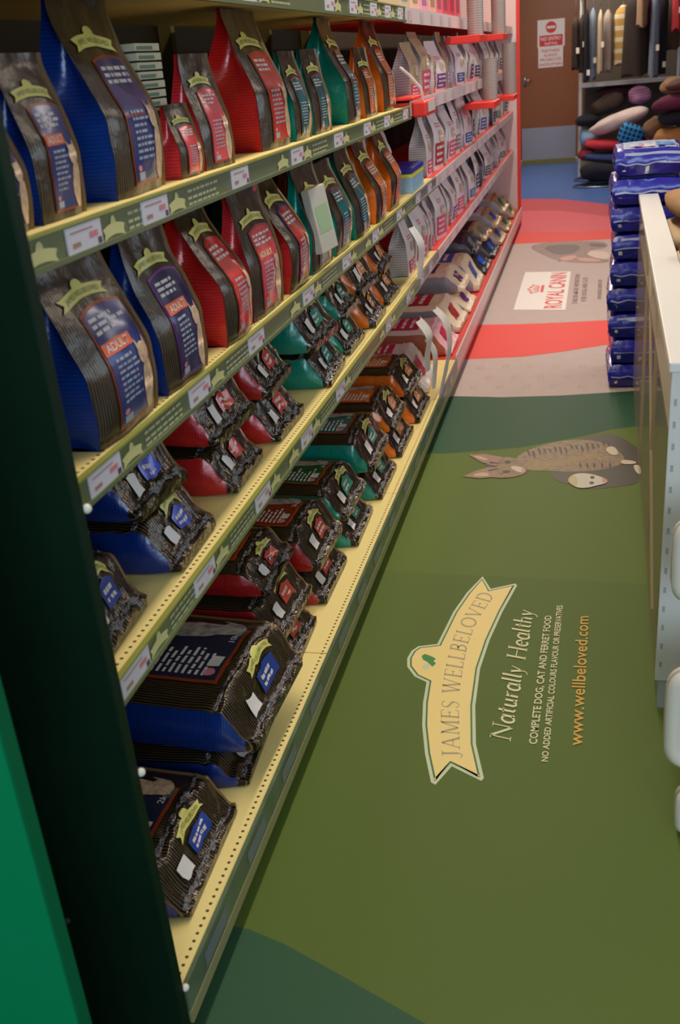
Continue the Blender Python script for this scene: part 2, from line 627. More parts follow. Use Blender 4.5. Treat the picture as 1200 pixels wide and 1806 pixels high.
def banner_pts(cb, ca, hw, hh, rise):
    """curved ribbon with forked ends and a little dome on top"""
    up, lo = [], []
    n = 10
    for i in range(n + 1):
        u = -1 + 2 * i / n
        y = ca - rise * u * u
        up.append((cb + u * hw, y + hh / 2))
        lo.append((cb + u * hw * 1.0, y - hh / 2))
    dome = [(cb - hw * 0.23 * math.cos(PI * i / 8), ca + hh * 0.5 + hh * 0.62 * math.sin(PI * i / 8)) for i in range(9)]
    upl = [p for p in up if p[0] < cb - hw * 0.26]
    upr = [p for p in up if p[0] > cb + hw * 0.26]
    ends = [(cb + hw * 0.86, ca - rise * 0.9 - 0.0 * hh)]
    endl = [(cb - hw * 0.86, ca - rise * 0.9)]
    return lo + ends + upr[::-1] + dome[::-1] + upl[::-1] + endl


def ell(cb, ca, rb, ra, n=14, rot=0.0):
    o = []
    for i in range(n):
        t = 2 * PI * i / n
        x, y = rb * math.cos(t), ra * math.sin(t)
        o.append((cb + x * math.cos(rot) - y * math.sin(rot), ca + x * math.sin(rot) + y * math.cos(rot)))
    return o


def textlines(rng, b0, b1, a0, a1, n, fill=0.5):
    """rows of small unreadable words"""
    out = []
    h = (a1 - a0) / n
    for i in range(n):
        y = a1 - (i + 0.5) * h
        x = b0
        end = b1 - rng.random() * 0.35 * (b1 - b0)
        while x < end - 0.003:
            wl = min(end - x, (0.1 + 0.2 * rng.random()) * (b1 - b0))
            out.append(rect(x, x + wl, y - h * fill / 2, y + h * fill / 2))
            x += wl + 0.05 * (b1 - b0)
    return out


BAN_T = 'JAMES WELLBELOVED'


def banner_text(cb, ca, hw, hh, rise):
    V, F = text_fit(BAN_T, cb - hw * 0.76, cb + hw * 0.76, -hh * 0.22, hh * 0.2)
    return [(x, ca + y - rise * ((x - cb) / hw) ** 2) for x, y in V], F


def pick(var, axis):
    v = VAR[var]
    return (gus('gusset %s %s' % (var, axis), v['g'], axis), mat('panel ' + var, v['panel'], 0.22, 0.15, 0.6, 0.35), mat('frame ' + var, v['frame'], 0.3, 0.2), mat('patch ' + var, v['patch'], 0.25, 0.1, 0.5, 0.3))


def standing_bag(label, var, loc, yaw, L, W, T, seed, word=None, group=None, neck=0.4, prints=True, lean=0.0):
    rng = random.Random(seed)
    root = thing('pet_food_bag', label, 'bag', loc, (0, lean, yaw), group)
    g, p, fr, pa = pick(var, 'Z')
    B = Bag(root, 'stand', L, W, T, seed, 0.0035, neck=neck)
    B.body(M_foil, g, M_seam)
    if not prints:
        return root
    ca, hw, hh, rise = 0.775 * L, 0.36 * W, 0.062 * L, 0.03 * L
    B.prints('logo_banner', [(banner_pts(-0.02 * W, ca, hw, hh, rise), 0, 1), (banner_text(-0.02 * W, ca, hw, hh, rise), 1, 2)], [M_ban, M_bantx])
    b0, b1 = -0.24 * W, 0.40 * W
    top = [(b1 - (b1 - b0) * i / 8, 0.675 * L + 0.03 * L * (1 - (2 * i / 8 - 1) ** 2)) for i in range(9)]
    frame = [(b0, 0.05 * L), (b1, 0.05 * L)] + top
    m = 0.022 * W
    inner = [(b0 + m, 0.05 * L + m), (b1 - m, 0.05 * L + m)] + [(min(b1 - m, max(b0 + m, x)), y - m) for x, y in top]
    sh = [(frame, 0, 0), (inner, 1, 1)]
    for r in textlines(rng, b0 + 0.06 * W, b1 - 0.08 * W, 0.55 * L, 0.65 * L, 3, 0.55):
        sh.append((r, 2, 2))
    if word:
        sh.append((rect(b0 + 0.02 * W, b0 + 0.44 * W, 0.45 * L, 0.515 * L), 4, 2))
        sh.append((text_fit(word, b0 + 0.06 * W, b0 + 0.40 * W, 0.463 * L, 0.503 * L, 0.01), 2, 3))
    for r in textlines(rng, b0 + 0.10 * W, b0 + 0.44 * W, 0.17 * L, 0.43 * L, 8, 0.45):
        sh.append((r, 3, 2))
    # the animal at the right of the panel
    sh.append((ell(0.30 * W, 0.2 * L, 0.095 * W, 0.15 * L), 5, 2))
    sh.append((ell(0.27 * W, 0.38 * L, 0.085 * W, 0.06 * L), 5, 3))
    for q in (-0.05, 0.05):
        sh.append(([(0.27 * W + q * W - 0.025 * W, 0.41 * L), (0.27 * W + q * W + 0.025 * W, 0.41 * L), (0.27 * W + q * W * 1.4, 0.47 * L)], 5, 3))
    sh.append((ell(b0 + 0.1 * W, 0.135 * L, 0.04 * W, 0.016 * L), 6, 2))
    sh.append((rect(b0 + 0.06 * W, b0 + 0.2 * W, 0.075 * L, 0.115 * L), 3, 2))
    B.prints('front_label', sh, [fr, p, M_tx, M_txdim, M_orange_b, M_fur, M_tred])
    return root


def lying_bag(label, var, loc, yaw, L, W, T, seed, tilt=0.0, group=None, word=None, roll=0.0, e=None, grey=True, white=False):
    rng = random.Random(seed)
    root = thing('pet_food_bag', label, 'bag', loc, (roll, tilt, yaw), group)
    g, p, fr, pa = pick(var, 'X')
    e = e or 0.08
    B = Bag(root, 'lie', L, W, T, seed, 0.0045, e=e)
    B.body(M_foil, g, M_seam, nf=33, na=40, mcr=M_foilcr)
    ca, hw, hh = e * 0.76, 0.2 * W, e * 0.13
    cb = 0.08 * W
    B.prints('logo_banner', [(banner_pts(cb, ca, hw, hh, e * 0.07), 0, 1), (banner_text(cb, ca, hw, hh, e * 0.07), 1, 2)], [M_ban, M_bantx])
    for nm_, a_, wa in (('crimped_seal', e * 1.0, 0.010), ('end_fold', e * 0.16, 0.009)):
        k_ = MB()
        nb = 60

        def crimp(i, j):
            b = (-0.49 + 0.98 * i / (nb - 1)) * W
            r_ = noise.noise(Vector((b * 90, j * 0.9, seed * 1.7))) + 0.6 * math.sin(i * 1.9 + seed)
            return B.fpos(b, a_ + (j / 4 - 0.5) * wa * (1 + 0.5 * noise.noise(Vector((b * 30, seed, j * 0.2)))), 0.0028 + 0.0022 * r_)
        k_.grid(nb, 5, crimp)
        k_.build(nm_, M_crimp, root, smooth=False)
    pt = [(cb - hw * 0.7, e * 0.36), (cb + hw * 0.75, e * 0.36), (cb + hw * 0.7, e * 0.58), (cb, e * 0.64), (cb - hw * 0.7, e * 0.58)]
    sh = [(pt, 0, 1)] + [(r, 1, 2) for r in textlines(rng, cb - hw * 0.5, cb + hw * 0.5, e * 0.4, e * 0.57, 2, 0.5)]
    B.prints('range_patch', sh, [pa, M_tx])
    B.prints('date_sticker', [(rect(-0.3 * W, -0.17 * W, e * 0.3, e * 0.55), 0, 2)], [M_sticker])
    a0, a1 = e + 0.02, min(L - 0.05, e + 0.02 + 0.85 * W)
    b0, b1 = -0.3 * W, 0.24 * W
    m = 0.025 * W
    sh = [(rect(b0, b1 + 0.08 * W, a0, a1), 0, 0), (rect(b0 + m, b1 + 0.06 * W, a0 + m, a1), 1, 1)]
    for r in textlines(rng, b0 + 0.06 * W, b0 + 0.40 * W, a0 + 0.1 * W, a1 - 0.2 * W, 13, 0.45):
        sh.append((r, 2, 2))
    if word:
        sh.append((rect(b0 + 0.03 * W, b0 + 0.4 * W, a1 - 0.18 * W, a1 - 0.07 * W), 4, 2))
        sh.append((text_fit(word, b0 + 0.06 * W, b0 + 0.37 * W, a1 - 0.155 * W, a1 - 0.095 * W), 2, 3))
    sh.append((text_fit('10kg' if W > 0.3 else '2kg', b1 - 0.1 * W, b1 + 0.02 * W, a0 + 0.05 * W, a0 + 0.09 * W), 2, 2))
    sh.append((ell(b0 + 0.1 * W, a0 + 0.09 * W, 0.04 * W, 0.04 * W), 5, 2))
    sh.append((rect(b0 + 0.16 * W, b0 + 0.27 * W, a0 + 0.045 * W, a0 + 0.125 * W), 2, 2))
    mi = 3
    sh.append((ell(b1 + 0.02 * W, a0 + 0.36 * W, 0.1 * W, 0.24 * W, 16, 0.12), mi, 2))
    sh.append((ell(b1 + 0.06 * W, a0 + 0.12 * W, 0.085 * W, 0.09 * W), mi, 3))
    for q in (-1, 1):
        sh.append(([(b1 + 0.06 * W + q * 0.07 * W - 0.02 * W, a0 + 0.13 * W), (b1 + 0.06 * W + q * 0.07 * W + 0.02 * W, a0 + 0.13 * W), (b1 + 0.06 * W + q * 0.1 * W, a0 + 0.22 * W)], mi, 3))
    sh.append((ell(b1 + 0.02 * W, a0 + 0.045 * W, 0.05 * W, 0.03 * W), 6, 2))
    B.prints('front_label', sh, [fr, p, M_tx, M_furg if grey else M_fur, M_orange_b, M_tred, mat('grey shadow print', (70, 68, 66), 0.4)])
    return root


# =================================================================== SETTING
M_floor = mat('blue vinyl', (66, 104, 172), 0.38, vary=0.05, vscale=3)
struct(boxpart('floor', (-2.2, 3.2, -3.2, 15.6, -0.06, 0.0), M_floor))
struct(boxpart('ceiling', (-2.2, 3.2, -3.2, 15.6, 3.1, 3.16), mat('ceiling white', (225, 220, 210), 0.8)))
struct(boxpart('wall_left', (-1.62, -1.56, -3.2, 15.6, 0, 3.1), mat('wall cream', (205, 190, 165), 0.8)))
struct(boxpart('wall_right', (3.1, 3.16, -3.2, 15.6, 0, 3.1), mat('wall cream', (205, 190, 165), 0.8)))
M_wood = stripe_mat('brown door veneer', (142, 78, 26), (120, 62, 19), 'X', 0.017, 0.45, 0.4, 0.0)
M_wall_b = mat('back wall brown', (120, 92, 70), 0.8)
wb = MB()
wb.box(-2.2, -1.03, 15.2, 15.3, 0, 3.1)
wb.box(-0.13, 3.2, 15.2, 15.3, 0, 3.1)
wb.box(-1.03, -0.13, 15.2, 15.3, 2.35, 3.1)
struct(wb.build('wall_back', M_wall_b))
dr = struct(boxpart('door_1', (-0.985, -0.205, 15.16, 15.2, 0.055, 2.33), M_wood))
boxpart('kick_plate', (-0.962, -0.222, 15.15, 15.162, 0.06, 0.475), mat('grey kick plate', (150, 152, 168), 0.35, 0.3), dr)
boxpart('threshold', (-0.97, -0.215, 15.10, 15.2, 0.0, 0.05), mat('brass threshold', (120, 112, 50), 0.4), dr)
h = MB()
h.box(-0.935, -0.9, 15.145, 15.16, 1.02, 1.16)
h.tube([(-0.918, 15.15, 1.1), (-0.918, 15.11, 1.1), (-0.9, 15.1, 1.1), (-0.82, 15.1, 1.102)], 0.009)
h.build('door_handle', M_steel, dr, smooth=True)
fr = MB()
fr.box(-1.03, -0.985, 15.14, 15.3, 0, 2.35)
fr.box(-0.205, -0.13, 15.14, 15.3, 0, 2.35)
struct(fr.build('trim_1', mat('door frame', (140, 96, 66), 0.5)))
# signs on the door


def flat_sign(name, label, x0, x1, z0, z1, y, base, items):
    r = thing(name, label, 'sign', ((x0 + x1) / 2, y, z0))
    wd = (x1 - x0) / 2
    boxpart('sign_plate', (-wd, wd, -0.004, 0.0, 0, z1 - z0), base, r)
    mats, groups = [], {}
    for nm, shp, m, lay in items:
        groups.setdefault(nm, []).append((shp, m, lay))
    for nm, L_ in groups.items():
        mb = MB()
        ms = []
        for shp, m, lay in L_:
            if m not in ms:
                ms.append(m)
            V, F = shp if isinstance(shp, tuple) else tess(shp, 0)
            mb.add([(x, -0.005 - 0.0012 * lay, z) for x, z in V], F, ms.index(m))
        mb.build(nm, ms, r)
    return r


M_signw = mat('sign white', (226, 220, 224), 0.4)
M_signr = mat('sign red', (206, 36, 44), 0.4)
W2 = 0.19
flat_sign('no_entry_sign', 'white sign with red no entry disc, reading NO ENTRY Staff Only, on brown door', -0.745, -0.385, 1.49, 1.83, 15.16, M_signw, [
    ('entry_disc', ell(0.0, 0.245, 0.072, 0.072, 24), M_signr, 0), ('entry_disc', rect(-0.055, 0.055, 0.23, 0.26), M_signw, 1),
    ('red_field', rect(-0.155, 0.155, 0.015, 0.15), M_signr, 0),
    ('red_field', text_fit('NO ENTRY', -0.135, 0.135, 0.085, 0.13, 0.015), M_signw, 1),
    ('red_field', text_fit('Staff Only', -0.085, 0.085, 0.032, 0.066, 0.012), M_signw, 1)])
flat_sign('warning_notice', 'white notice with red capitals about shoplifters below the no entry sign', -0.735, -0.405, 1.24, 1.49, 15.16, M_signw, [
    ('lettering', text_fit('PARTNERS', -0.12, 0.12, 0.19, 0.225, 0.012), M_signr, 0),
    ('lettering', text_fit('ALWAYS', -0.09, 0.09, 0.135, 0.17, 0.012), M_signr, 0),
    ('lettering', text_fit('PROSECUTE', -0.14, 0.14, 0.08, 0.115, 0.012), M_signr, 0),
    ('lettering', text_fit('SHOPLIFTERS', -0.155, 0.155, 0.02, 0.055, 0.012), M_signr, 0)])

# =================================================================== FLOOR PRINTS
Z0 = 0.002
M_g1 = mat('print olive green', (96, 114, 44), 0.55, 0, 0.22)
M_g2 = mat('print sea green', (52, 88, 60), 0.55, 0, 0.22)
M_logo = mat('print logo cream', (246, 216, 132), 0.5)
M_logoe = mat('print logo edge', (206, 212, 170), 0.5)
M_logog = mat('print logo line', (56, 108, 50), 0.5)
M_logot = mat('print logo letters', (176, 160, 122), 0.5)
M_ptxt = mat('print pale letters', (222, 214, 160), 0.5)
M_pgold = mat('print gold letters', (206, 158, 44), 0.5)


def layer(name, polys, mats, parent, z, step=0):
    mb = MB()
    for pts, mi in polys:
        V, F = pts if isinstance(pts, tuple) else tess(pts, step)
        mb.add([(x, y, z) for x, y in V], F, mi)
    return mb.build(name, mats, parent)


def tidy(poly):
    return poly


gm = thing('floor_graphic', 'olive green floor print with cream ribbon logo, tabby cat and ferret', 'floor print', (0, 0, 0))
XL, XR = -0.66, 1.2
base = [(-1.3, -1.0), (XR, -1.0), (XR, 4.66)] + [fl(*p) for p in ((1117, 690), (990, 698), (885, 701), (800, 699))] + [(XL, 4.572), (XL, 1.1), (-1.3, 1.1)]
layer('print_field', [(base, 0)], [M_g1], gm, 0.001)
far = [(XR, 4.655)] + [fl(*p) for p in ((1117, 690), (990, 698), (885, 701), (800, 699))] + [(XL, 4.57)] + [(XL, 3.83)] + [fl(*p) for p in ((780, 800), (804, 799), (920, 789), (1025, 770), (1077, 758), (1123, 752))] + [(XR, 4.2)]
near = [(-1.3, 1.1), (-1.3, -1.0), (XR, -1.0), (XR, 0.3), (0.1, 0.95), fl(750, 1806), fl(600, 1720), fl(500, 1665), fl(440, 1640), (XL, 1.315), (XL, 1.1)]
layer('lower_sheet', [([(XL, 0.4), (XR, 0.4), (XR, 2.72), (XL, 2.787)], 0)], [mat('print olive deeper', (90, 108, 42), 0.55, 0, 0.22)], gm, 0.0012)
layer('far_sweep', [(far, 0)], [M_g2], gm, 0.0014)
layer('near_sweep', [(near, 0)], [M_g2], gm, 0.0014)
z3 = lambda L: [fl(700 + a / 3, 980 + b / 3) for a, b in L]
outer = [(455, 112), (498, 178), (628, 150), (638, 160), (560, 300), (492, 450), (442, 600), (416, 800), (420, 1000), (462, 1180), (448, 1195), (292, 1118), (205, 1215), (182, 1203), (150, 1050), (135, 900), (140, 780), (158, 672), (95, 642), (56, 590), (56, 545), (80, 505), (115, 482), (215, 470), (300, 300), (370, 200)]
layer('ribbon_edge', [(z3(outer), 0)], [M_logoe], gm, 0.0018)


def inset(poly, d):
    n = len(poly)
    A = sum(poly[i][0] * poly[(i + 1) % n][1] - poly[(i + 1) % n][0] * poly[i][1] for i in range(n))
    s_ = 1 if A > 0 else -1
    out = []
    for i in range(n):
        p0, p, p1 = Vector(poly[i - 1]), Vector(poly[i]), Vector(poly[(i + 1) % n])
        e0, e1 = (p - p0).normalized(), (p1 - p).normalized()
        n0, n1 = Vector((-e0.y, e0.x)) * s_, Vector((-e1.y, e1.x)) * s_
        b = n0 + n1
        k = max(0.35, b.length_squared / 2)
        out.append(tuple(p + b / k * d))
    return out


oo = z3(outer)
layer('ribbon_line', [(inset(oo, 0.008), 0)], [M_logog], gm, 0.0022)
layer('ribbon', [(inset(oo, 0.0125), 0)], [M_logo], gm, 0.0026)
# lettering along the ribbon: follow the centre curve from the near end to the far end


def along(V, width, height, path0, path1):
    """map letters (x 0..width, y 0..height) between a lower and an upper curve"""
    def at(path, t):
        d = [0]
        for i in range(len(path) - 1):
            d.append(d[-1] + math.dist(path[i], path[i + 1]))
        q = t * d[-1]
        for i in range(len(path) - 1):
            if q <= d[i + 1] or i == len(path) - 2:
                u = (q - d[i]) / (d[i + 1] - d[i])
                return Vector(path[i]).lerp(Vector(path[i + 1]), u)
    out = []
    for x, y in V:
        a, b = at(path0, x / width), at(path1, x / width)
        out.append(tuple(a.lerp(b, y / height)))
    return out


V, F, wd = serif('JAMES WELLBELOVED', 0.11, 0.05)


def words(V, F, cut):
    out = []
    for side in (0, 1):
        ids = [i for i, v in enumerate(V) if (v[0] > cut) == bool(side)]
        m_ = {i: k for k, i in enumerate(ids)}
        out.append(([V[i] for i in ids], [tuple(m_[i] for i in f) for f in F if f[0] in m_]))
    return out


def width_of(s, **k):
    return serif(s, **k)[2]


lo = z3([(334, 1075), (330, 950), (328, 830), (335, 700), (350, 590), (372, 480), (410, 380), (462, 290), (518, 212)])
up = z3([(243, 1075), (238, 950), (236, 830), (244, 700), (262, 590), (288, 480), (326, 380), (380, 290), (445, 190)])
for v_, f_ in words(V, F, width_of('JAMES') + 0.2):
    layer('ribbon_word', [((along(v_, wd, 1.0, lo, up), f_), 0)], [M_logot], gm, 0.003)
M_leaf = mat('print leaf green', (42, 132, 56), 0.5)
layer('dome_emblem', [(z3([(135, 590), (150, 575), (175, 580), (172, 600), (150, 606), (138, 602)]), 0), (z3([(132, 535), (150, 525), (165, 530), (190, 540), (208, 550), (195, 562), (208, 575), (190, 592), (175, 578), (160, 565), (140, 555)]), 1)], [M_logoe, M_leaf], gm, 0.003)
V, F, wd = serif('Naturally Healthy', 0.12, 0.055, 0.16, 0.03)


def quad_map(V, x0, x1, y0, y1, P00, P10, P01, P11):
    out = []
    for x, y in V:
        u, v = (x - x0) / (x1 - x0), (y - y0) / (y1 - y0)
        a = Vector(P00).lerp(Vector(P10), u)
        b = Vector(P01).lerp(Vector(P11), u)
        out.append(tuple(a.lerp(b, v)))
    return out


for v_, f_ in words(V, F, width_of('Naturally', gap=0.03) + 0.14):
    layer('slogan_word', [((quad_map(v_, 0, wd, 0, 1.0, (-0.163, 1.945), (-0.14, 2.565), (-0.211, 1.945), (-0.19, 2.565)), f_), 0)], [M_ptxt], gm, 0.003)


def floor_text(name, s, P00, P10, P01, P11, m, bold=0.01, z=0.003, parent=gm):
    V, F, wd, ht = text2d(s, bold)
    return layer(name, [((quad_map(V, 0, wd, 0, ht, P00, P10, P01, P11), F), 0)], [m], parent, z)


floor_text('range_lettering', 'COMPLETE DOG, CAT AND FERRET FOOD', (-0.1, 1.943), (-0.088, 2.543), (-0.119, 1.943), (-0.107, 2.54), M_ptxt, 0.018)
floor_text('claim_lettering', 'NO ADDED ARTIFICIAL COLOURS FLAVOUR OR PRESERVATIVES', (-0.072, 1.882), (-0.058, 2.604), (-0.087, 1.882), (-0.075, 2.602), M_ptxt, 0.018)
floor_text('web_lettering', 'www.wellbeloved.com', (0.004, 1.949), (0.016, 2.548), (-0.028, 1.949), (-0.017, 2.546), M_pgold, 0.012)
# printed tabby cat and ferret
M_c = [mat('print tabby brown', (140, 116, 84), 0.5, vary=0.3, vscale=45), mat('print tabby dark', (64, 54, 40), 0.5), mat('print cream fur', (196, 176, 132), 0.5),
       mat('print ear pink', (160, 120, 104), 0.5), mat('print paw white', (206, 188, 160), 0.5), mat('print eye', (70, 60, 36), 0.5), mat('print dusky', (74, 68, 48), 0.5), mat('print ferret pale', (206, 196, 176), 0.5), mat('print nose pink', (206, 140, 128), 0.5), mat('print ochre fur', (150, 124, 70), 0.5, vary=0.12, vscale=50)]
q = lambda L: [fl(780 + a / 2.857, 700 + b / 2.857) for a, b in L]
cat = [
    (q([(540, 385), (640, 372), (760, 330), (860, 250), (940, 230), (1010, 270), (1010, 440), (880, 455), (740, 470), (640, 440), (580, 430)]), 6),
    (q([(640, 240), (720, 205), (800, 190), (860, 185), (960, 235), (1000, 300), (920, 330), (820, 330), (700, 300)]), 6),
    (q([(370, 300), (470, 255), (600, 222), (720, 215), (830, 235), (900, 280), (930, 325), (860, 360), (760, 375), (640, 380), (540, 375), (440, 372), (380, 360)]), 0),
    (q([(420, 322), (500, 330), (600, 322), (720, 292), (800, 282), (790, 302), (700, 325), (600, 345), (500, 368), (430, 372)]), 9), (q([(640, 352), (760, 345), (860, 330), (930, 325), (900, 345), (780, 368), (660, 378)]), 0),
]
for k, x in enumerate(range(430, 850, 27)):
    t_ = 268 - (x - 470) * 0.1 + 6 * math.sin(k * 2.1)
    ln_ = 34 + 12 * math.sin(k * 1.3)
    cat.append((q([(x - 4, t_), (x + 5, t_ - 3), (x + 15, t_ + ln_ * 0.5), (x + 10, t_ + ln_), (x + 5, t_ + ln_ * 0.55)]), 1))
for x in (690, 725, 760, 800, 840):
    cat.append((q([(x, 338), (x + 9, 334), (x + 15, 356), (x + 6, 366)]), 1))
cat += [
    (q([(230, 335), (270, 312), (330, 305), (385, 318), (425, 350), (428, 385), (390, 402), (330, 412), (262, 412), (228, 390), (218, 360)]), 0),
    (q([(133, 295), (215, 291), (300, 306), (268, 345), (205, 336)]), 3), (q([(105, 405), (165, 378), (240, 356), (296, 404), (190, 414)]), 3),
    (q([(150, 300), (200, 303), (240, 322), (205, 322)]), 2), (q([(140, 402), (190, 385), (232, 385), (240, 405)]), 2),
    (q([(345, 352), (395, 355), (425, 372), (405, 390), (350, 368)]), 4),
    (q([(312, 328), (336, 322), (352, 332), (338, 342), (318, 340)]), 5), (q([(302, 378), (330, 372), (350, 380), (332, 390), (306, 388)]), 5),
    (q([(398, 368), (418, 366), (420, 386), (400, 386)]), 8),
    (q([(820, 268), (850, 250), (880, 262), (890, 298), (850, 298)]), 4), (q([(900, 320), (970, 326), (985, 342), (905, 345)]), 4), (q([(960, 345), (1000, 350), (1008, 395), (980, 390)]), 4),
    (q([(220, 345), (290, 352), (220, 358)]), 1), (q([(240, 330), (300, 340), (240, 338)]), 1), (q([(235, 372), (295, 364), (235, 380)]), 1),
    (q([(630, 428), (650, 400), (690, 388), (750, 392), (810, 410), (836, 425), (830, 440), (780, 452), (720, 466), (670, 460)]), 7),
    (q([(630, 428), (650, 402), (672, 398), (690, 440), (668, 458)]), 2), (q([(745, 405), (765, 402), (772, 416), (750, 420)]), 5), (q([(742, 432), (768, 432), (764, 446), (744, 446)]), 5),
    (q([(805, 412), (834, 420), (832, 436), (808, 438)]), 8),
]
mb = MB()
for k, (pts, mi) in enumerate(cat):
    V, F = tess(soft(pts) if len(pts) > 3 and mi != 3 else pts, 0)
    mb.add([(x, y, 0.0018 + 0.00006 * k) for x, y in V], F, mi)
mb.build('cat_picture', M_c, gm)

rg = thing('floor_graphic', 'beige floor print with red bands, white logo panel and grey cat', 'floor print', (0, 0, 0))
M_bg = mat('print beige', (194, 174, 166), 0.55, 0, 0.25, vary=0.03, vscale=14)
M_rb = mat('print red', (236, 78, 70), 0.55, 0, 0.25)
M_p1 = mat('print rose', (224, 96, 108), 0.55, 0, 0.25)
M_p2 = mat('print dusky rose', (196, 80, 92), 0.55, 0, 0.25)
M_rw = mat('print white', (240, 234, 224), 0.5)
M_rr = mat('print logo red', (226, 52, 60), 0.5)
M_rg = mat('print grey letters', (140, 118, 116), 0.5)
XL2, XR2 = -0.8, 1.2
r_ = lambda L: [fl(780 + a / 2.857, 320 + b / 2.857) for a, b in L]
f1 = [(XL, 4.572)] + [fl(*p) for p in ((800, 699), (885, 701), (990, 698), (1117, 690))] + [(XR2, 4.66), (XR2, 10.3), (0.194, 10.696), (-0.05, 11.0), (-0.311, 11.303), (-0.55, 11.42), (XL2, 11.5), (XL2, 4.572)]
layer('print_field', [(f1, 0)], [M_bg], rg, 0.001)
for k_, (p_, m_) in enumerate([([(XL2, 5.215), (-0.651, 5.218), (-0.346, 5.248), (-0.141, 5.33), (0.093, 5.451), (XR2, 5.62), (XR2, 6.03), (0.104, 5.996), (-0.159, 5.967), (-0.391, 5.954), (XL2, 5.97)], 0),
                    ([(XL2, 8.7), (-0.237, 8.701), (0.15, 8.721), (XR2, 8.74), (XR2, 9.05), (0.155, 9.134), (-0.628, 9.277), (XL2, 9.29)], 0),
                    ([(XL2, 9.29), (-0.628, 9.277), (0.155, 9.134), (XR2, 9.05), (XR2, 9.6), (0.182, 9.902), (-0.05, 10.2), (-0.287, 10.469), (-0.5, 10.56), (XL2, 10.6)], 1),
                    ([(XL2, 10.6), (-0.5, 10.56), (-0.287, 10.469), (-0.05, 10.2), (0.182, 9.902), (XR2, 9.6), (XR2, 10.3), (0.194, 10.696), (-0.05, 11.0), (-0.311, 11.303), (-0.55, 11.42), (XL2, 11.5)], 2)]):
    layer('red_band', [(p_, 0)], [(M_rb, M_p1, M_p2)[m_]], rg, 0.0016)
layer('logo_panel', [([(-0.464, 6.324), (-0.141, 6.283), (-0.131, 7.453), (-0.46, 7.494)], 0)], [M_rw], rg, 0.002)
floor_text('logo_lettering', 'ROYAL CANIN', (-0.169, 6.335), (-0.16, 7.42), (-0.278, 6.335), (-0.27, 7.43), M_rr, 0.02, 0.0026, rg)
cr = []
for k in range(5):
    yy = 6.79 + 0.058 * k
    cr.append((ell(-0.40 + 0.012 * abs(k - 2), yy, 0.013, 0.02, 10), 0))
    cr.append(([(-0.375 + 0.008 * abs(k - 2), yy - 0.012), (-0.33, 6.83 + 0.038 * k - 0.012), (-0.33, 6.83 + 0.038 * k + 0.012), (-0.375 + 0.008 * abs(k - 2), yy + 0.012)], 0))
cr.append(([(-0.32, 6.8), (-0.3, 6.8), (-0.3, 7.02), (-0.32, 7.02)], 0))
layer('crown_emblem', cr, [M_rr], rg, 0.0026)
floor_text('strapline', 'TAILOR-MADE NUTRITION', (-0.073, 6.43), (-0.066, 7.337), (-0.105, 6.427), (-0.098, 7.342), M_rg, 0.01, 0.0026, rg)
floor_text('strapline', 'FOR DOGS AND CATS', (-0.018, 6.5), (-0.01, 7.226), (-0.05, 6.502), (-0.042, 7.23), M_rg, 0.01, 0.0026, rg)
floor_text('web_lettering', 'WWW.ROYALCANIN.CO.UK', (0.078, 6.54), (0.086, 7.142), (0.052, 6.543), (0.06, 7.145), M_rg, 0.01, 0.0026, rg)
M_gc = [mat('print cat grey', (150, 120, 112), 0.5, vary=0.2, vscale=30), mat('print cat dark', (104, 84, 80), 0.5), mat('print cat pink', (206, 150, 136), 0.5), mat('print cat pale', (216, 190, 176), 0.5)]
gc = [(r_([(440, 335), (470, 318), (540, 308), (640, 303), (760, 302), (830, 308), (838, 335), (760, 345), (735, 352), (760, 372), (845, 395), (845, 410), (700, 412), (620, 405), (560, 392), (500, 365)]), 0),
      (r_([(500, 330), (640, 315), (700, 325), (690, 350), (640, 372), (560, 368)]), 1), (r_([(590, 385), (660, 372), (690, 380), (640, 400), (600, 402)]), 2), (r_([(740, 310), (830, 318), (820, 332), (745, 330)]), 1),
      (r_([(720, 365), (770, 350), (842, 356), (845, 395), (780, 390)]), 3), (r_([(660, 385), (760, 388), (820, 402), (720, 408)]), 2), (r_([(575, 408), (600, 395), (606, 400)]), 1)]
mb = MB()
for k, (pts, mi) in enumerate(gc):
    V, F = tess(soft(pts), 0)
    mb.add([(x, y, 0.002 + 0.0001 * k) for x, y in V], F, mi)
mb.build('cat_picture', M_gc, rg)
M_crest = mat('print faint crest', (184, 158, 148), 0.5)
cs = []
for row, yy in enumerate((4.72, 4.88, 5.06)):
    for k in range(6):
        xx = -0.55 + 0.13 * k + 0.06 * (row % 2)
        if xx < 0.2:
            for t in range(3):
                cs.append((ell(xx + 0.014, yy - 0.03 + 0.03 * t, 0.007, 0.011, 8), 0))
            cs.append((rect(xx - 0.014, xx + 0.002, yy - 0.03, yy + 0.03), 0))
layer('faint_crowns', cs, [M_crest], rg, 0.0016)

# =================================================================== SHELVING
XS = -0.69
XB = -0.622
ZA, ZB, ZC, ZD, ZZ = 1.331, 0.998, 0.671, 0.142, 1.675
BAYS = [(1.055, 2.07), (2.07, 3.09), (3.09, 4.11)]
frame = thing('shelving_back', 'dark slotted back wall of the green shelving run behind the bags', 'shelving', (0, 0, 0))
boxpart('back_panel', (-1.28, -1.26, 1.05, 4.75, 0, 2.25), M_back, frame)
for y in (1.1, 2.07, 3.09, 4.11, 4.72):
    boxpart('upright', (-1.26, -1.22, y - 0.015, y + 0.015, 0, 2.25), mat('upright brown', (70, 60, 28), 0.8, 0, 0.1), frame)


def badge(y0, zc, wy, hz):
    return [(y, z) for y, z in banner_pts(y0 + wy / 2, zc, wy / 2, hz, hz * 0.35)]


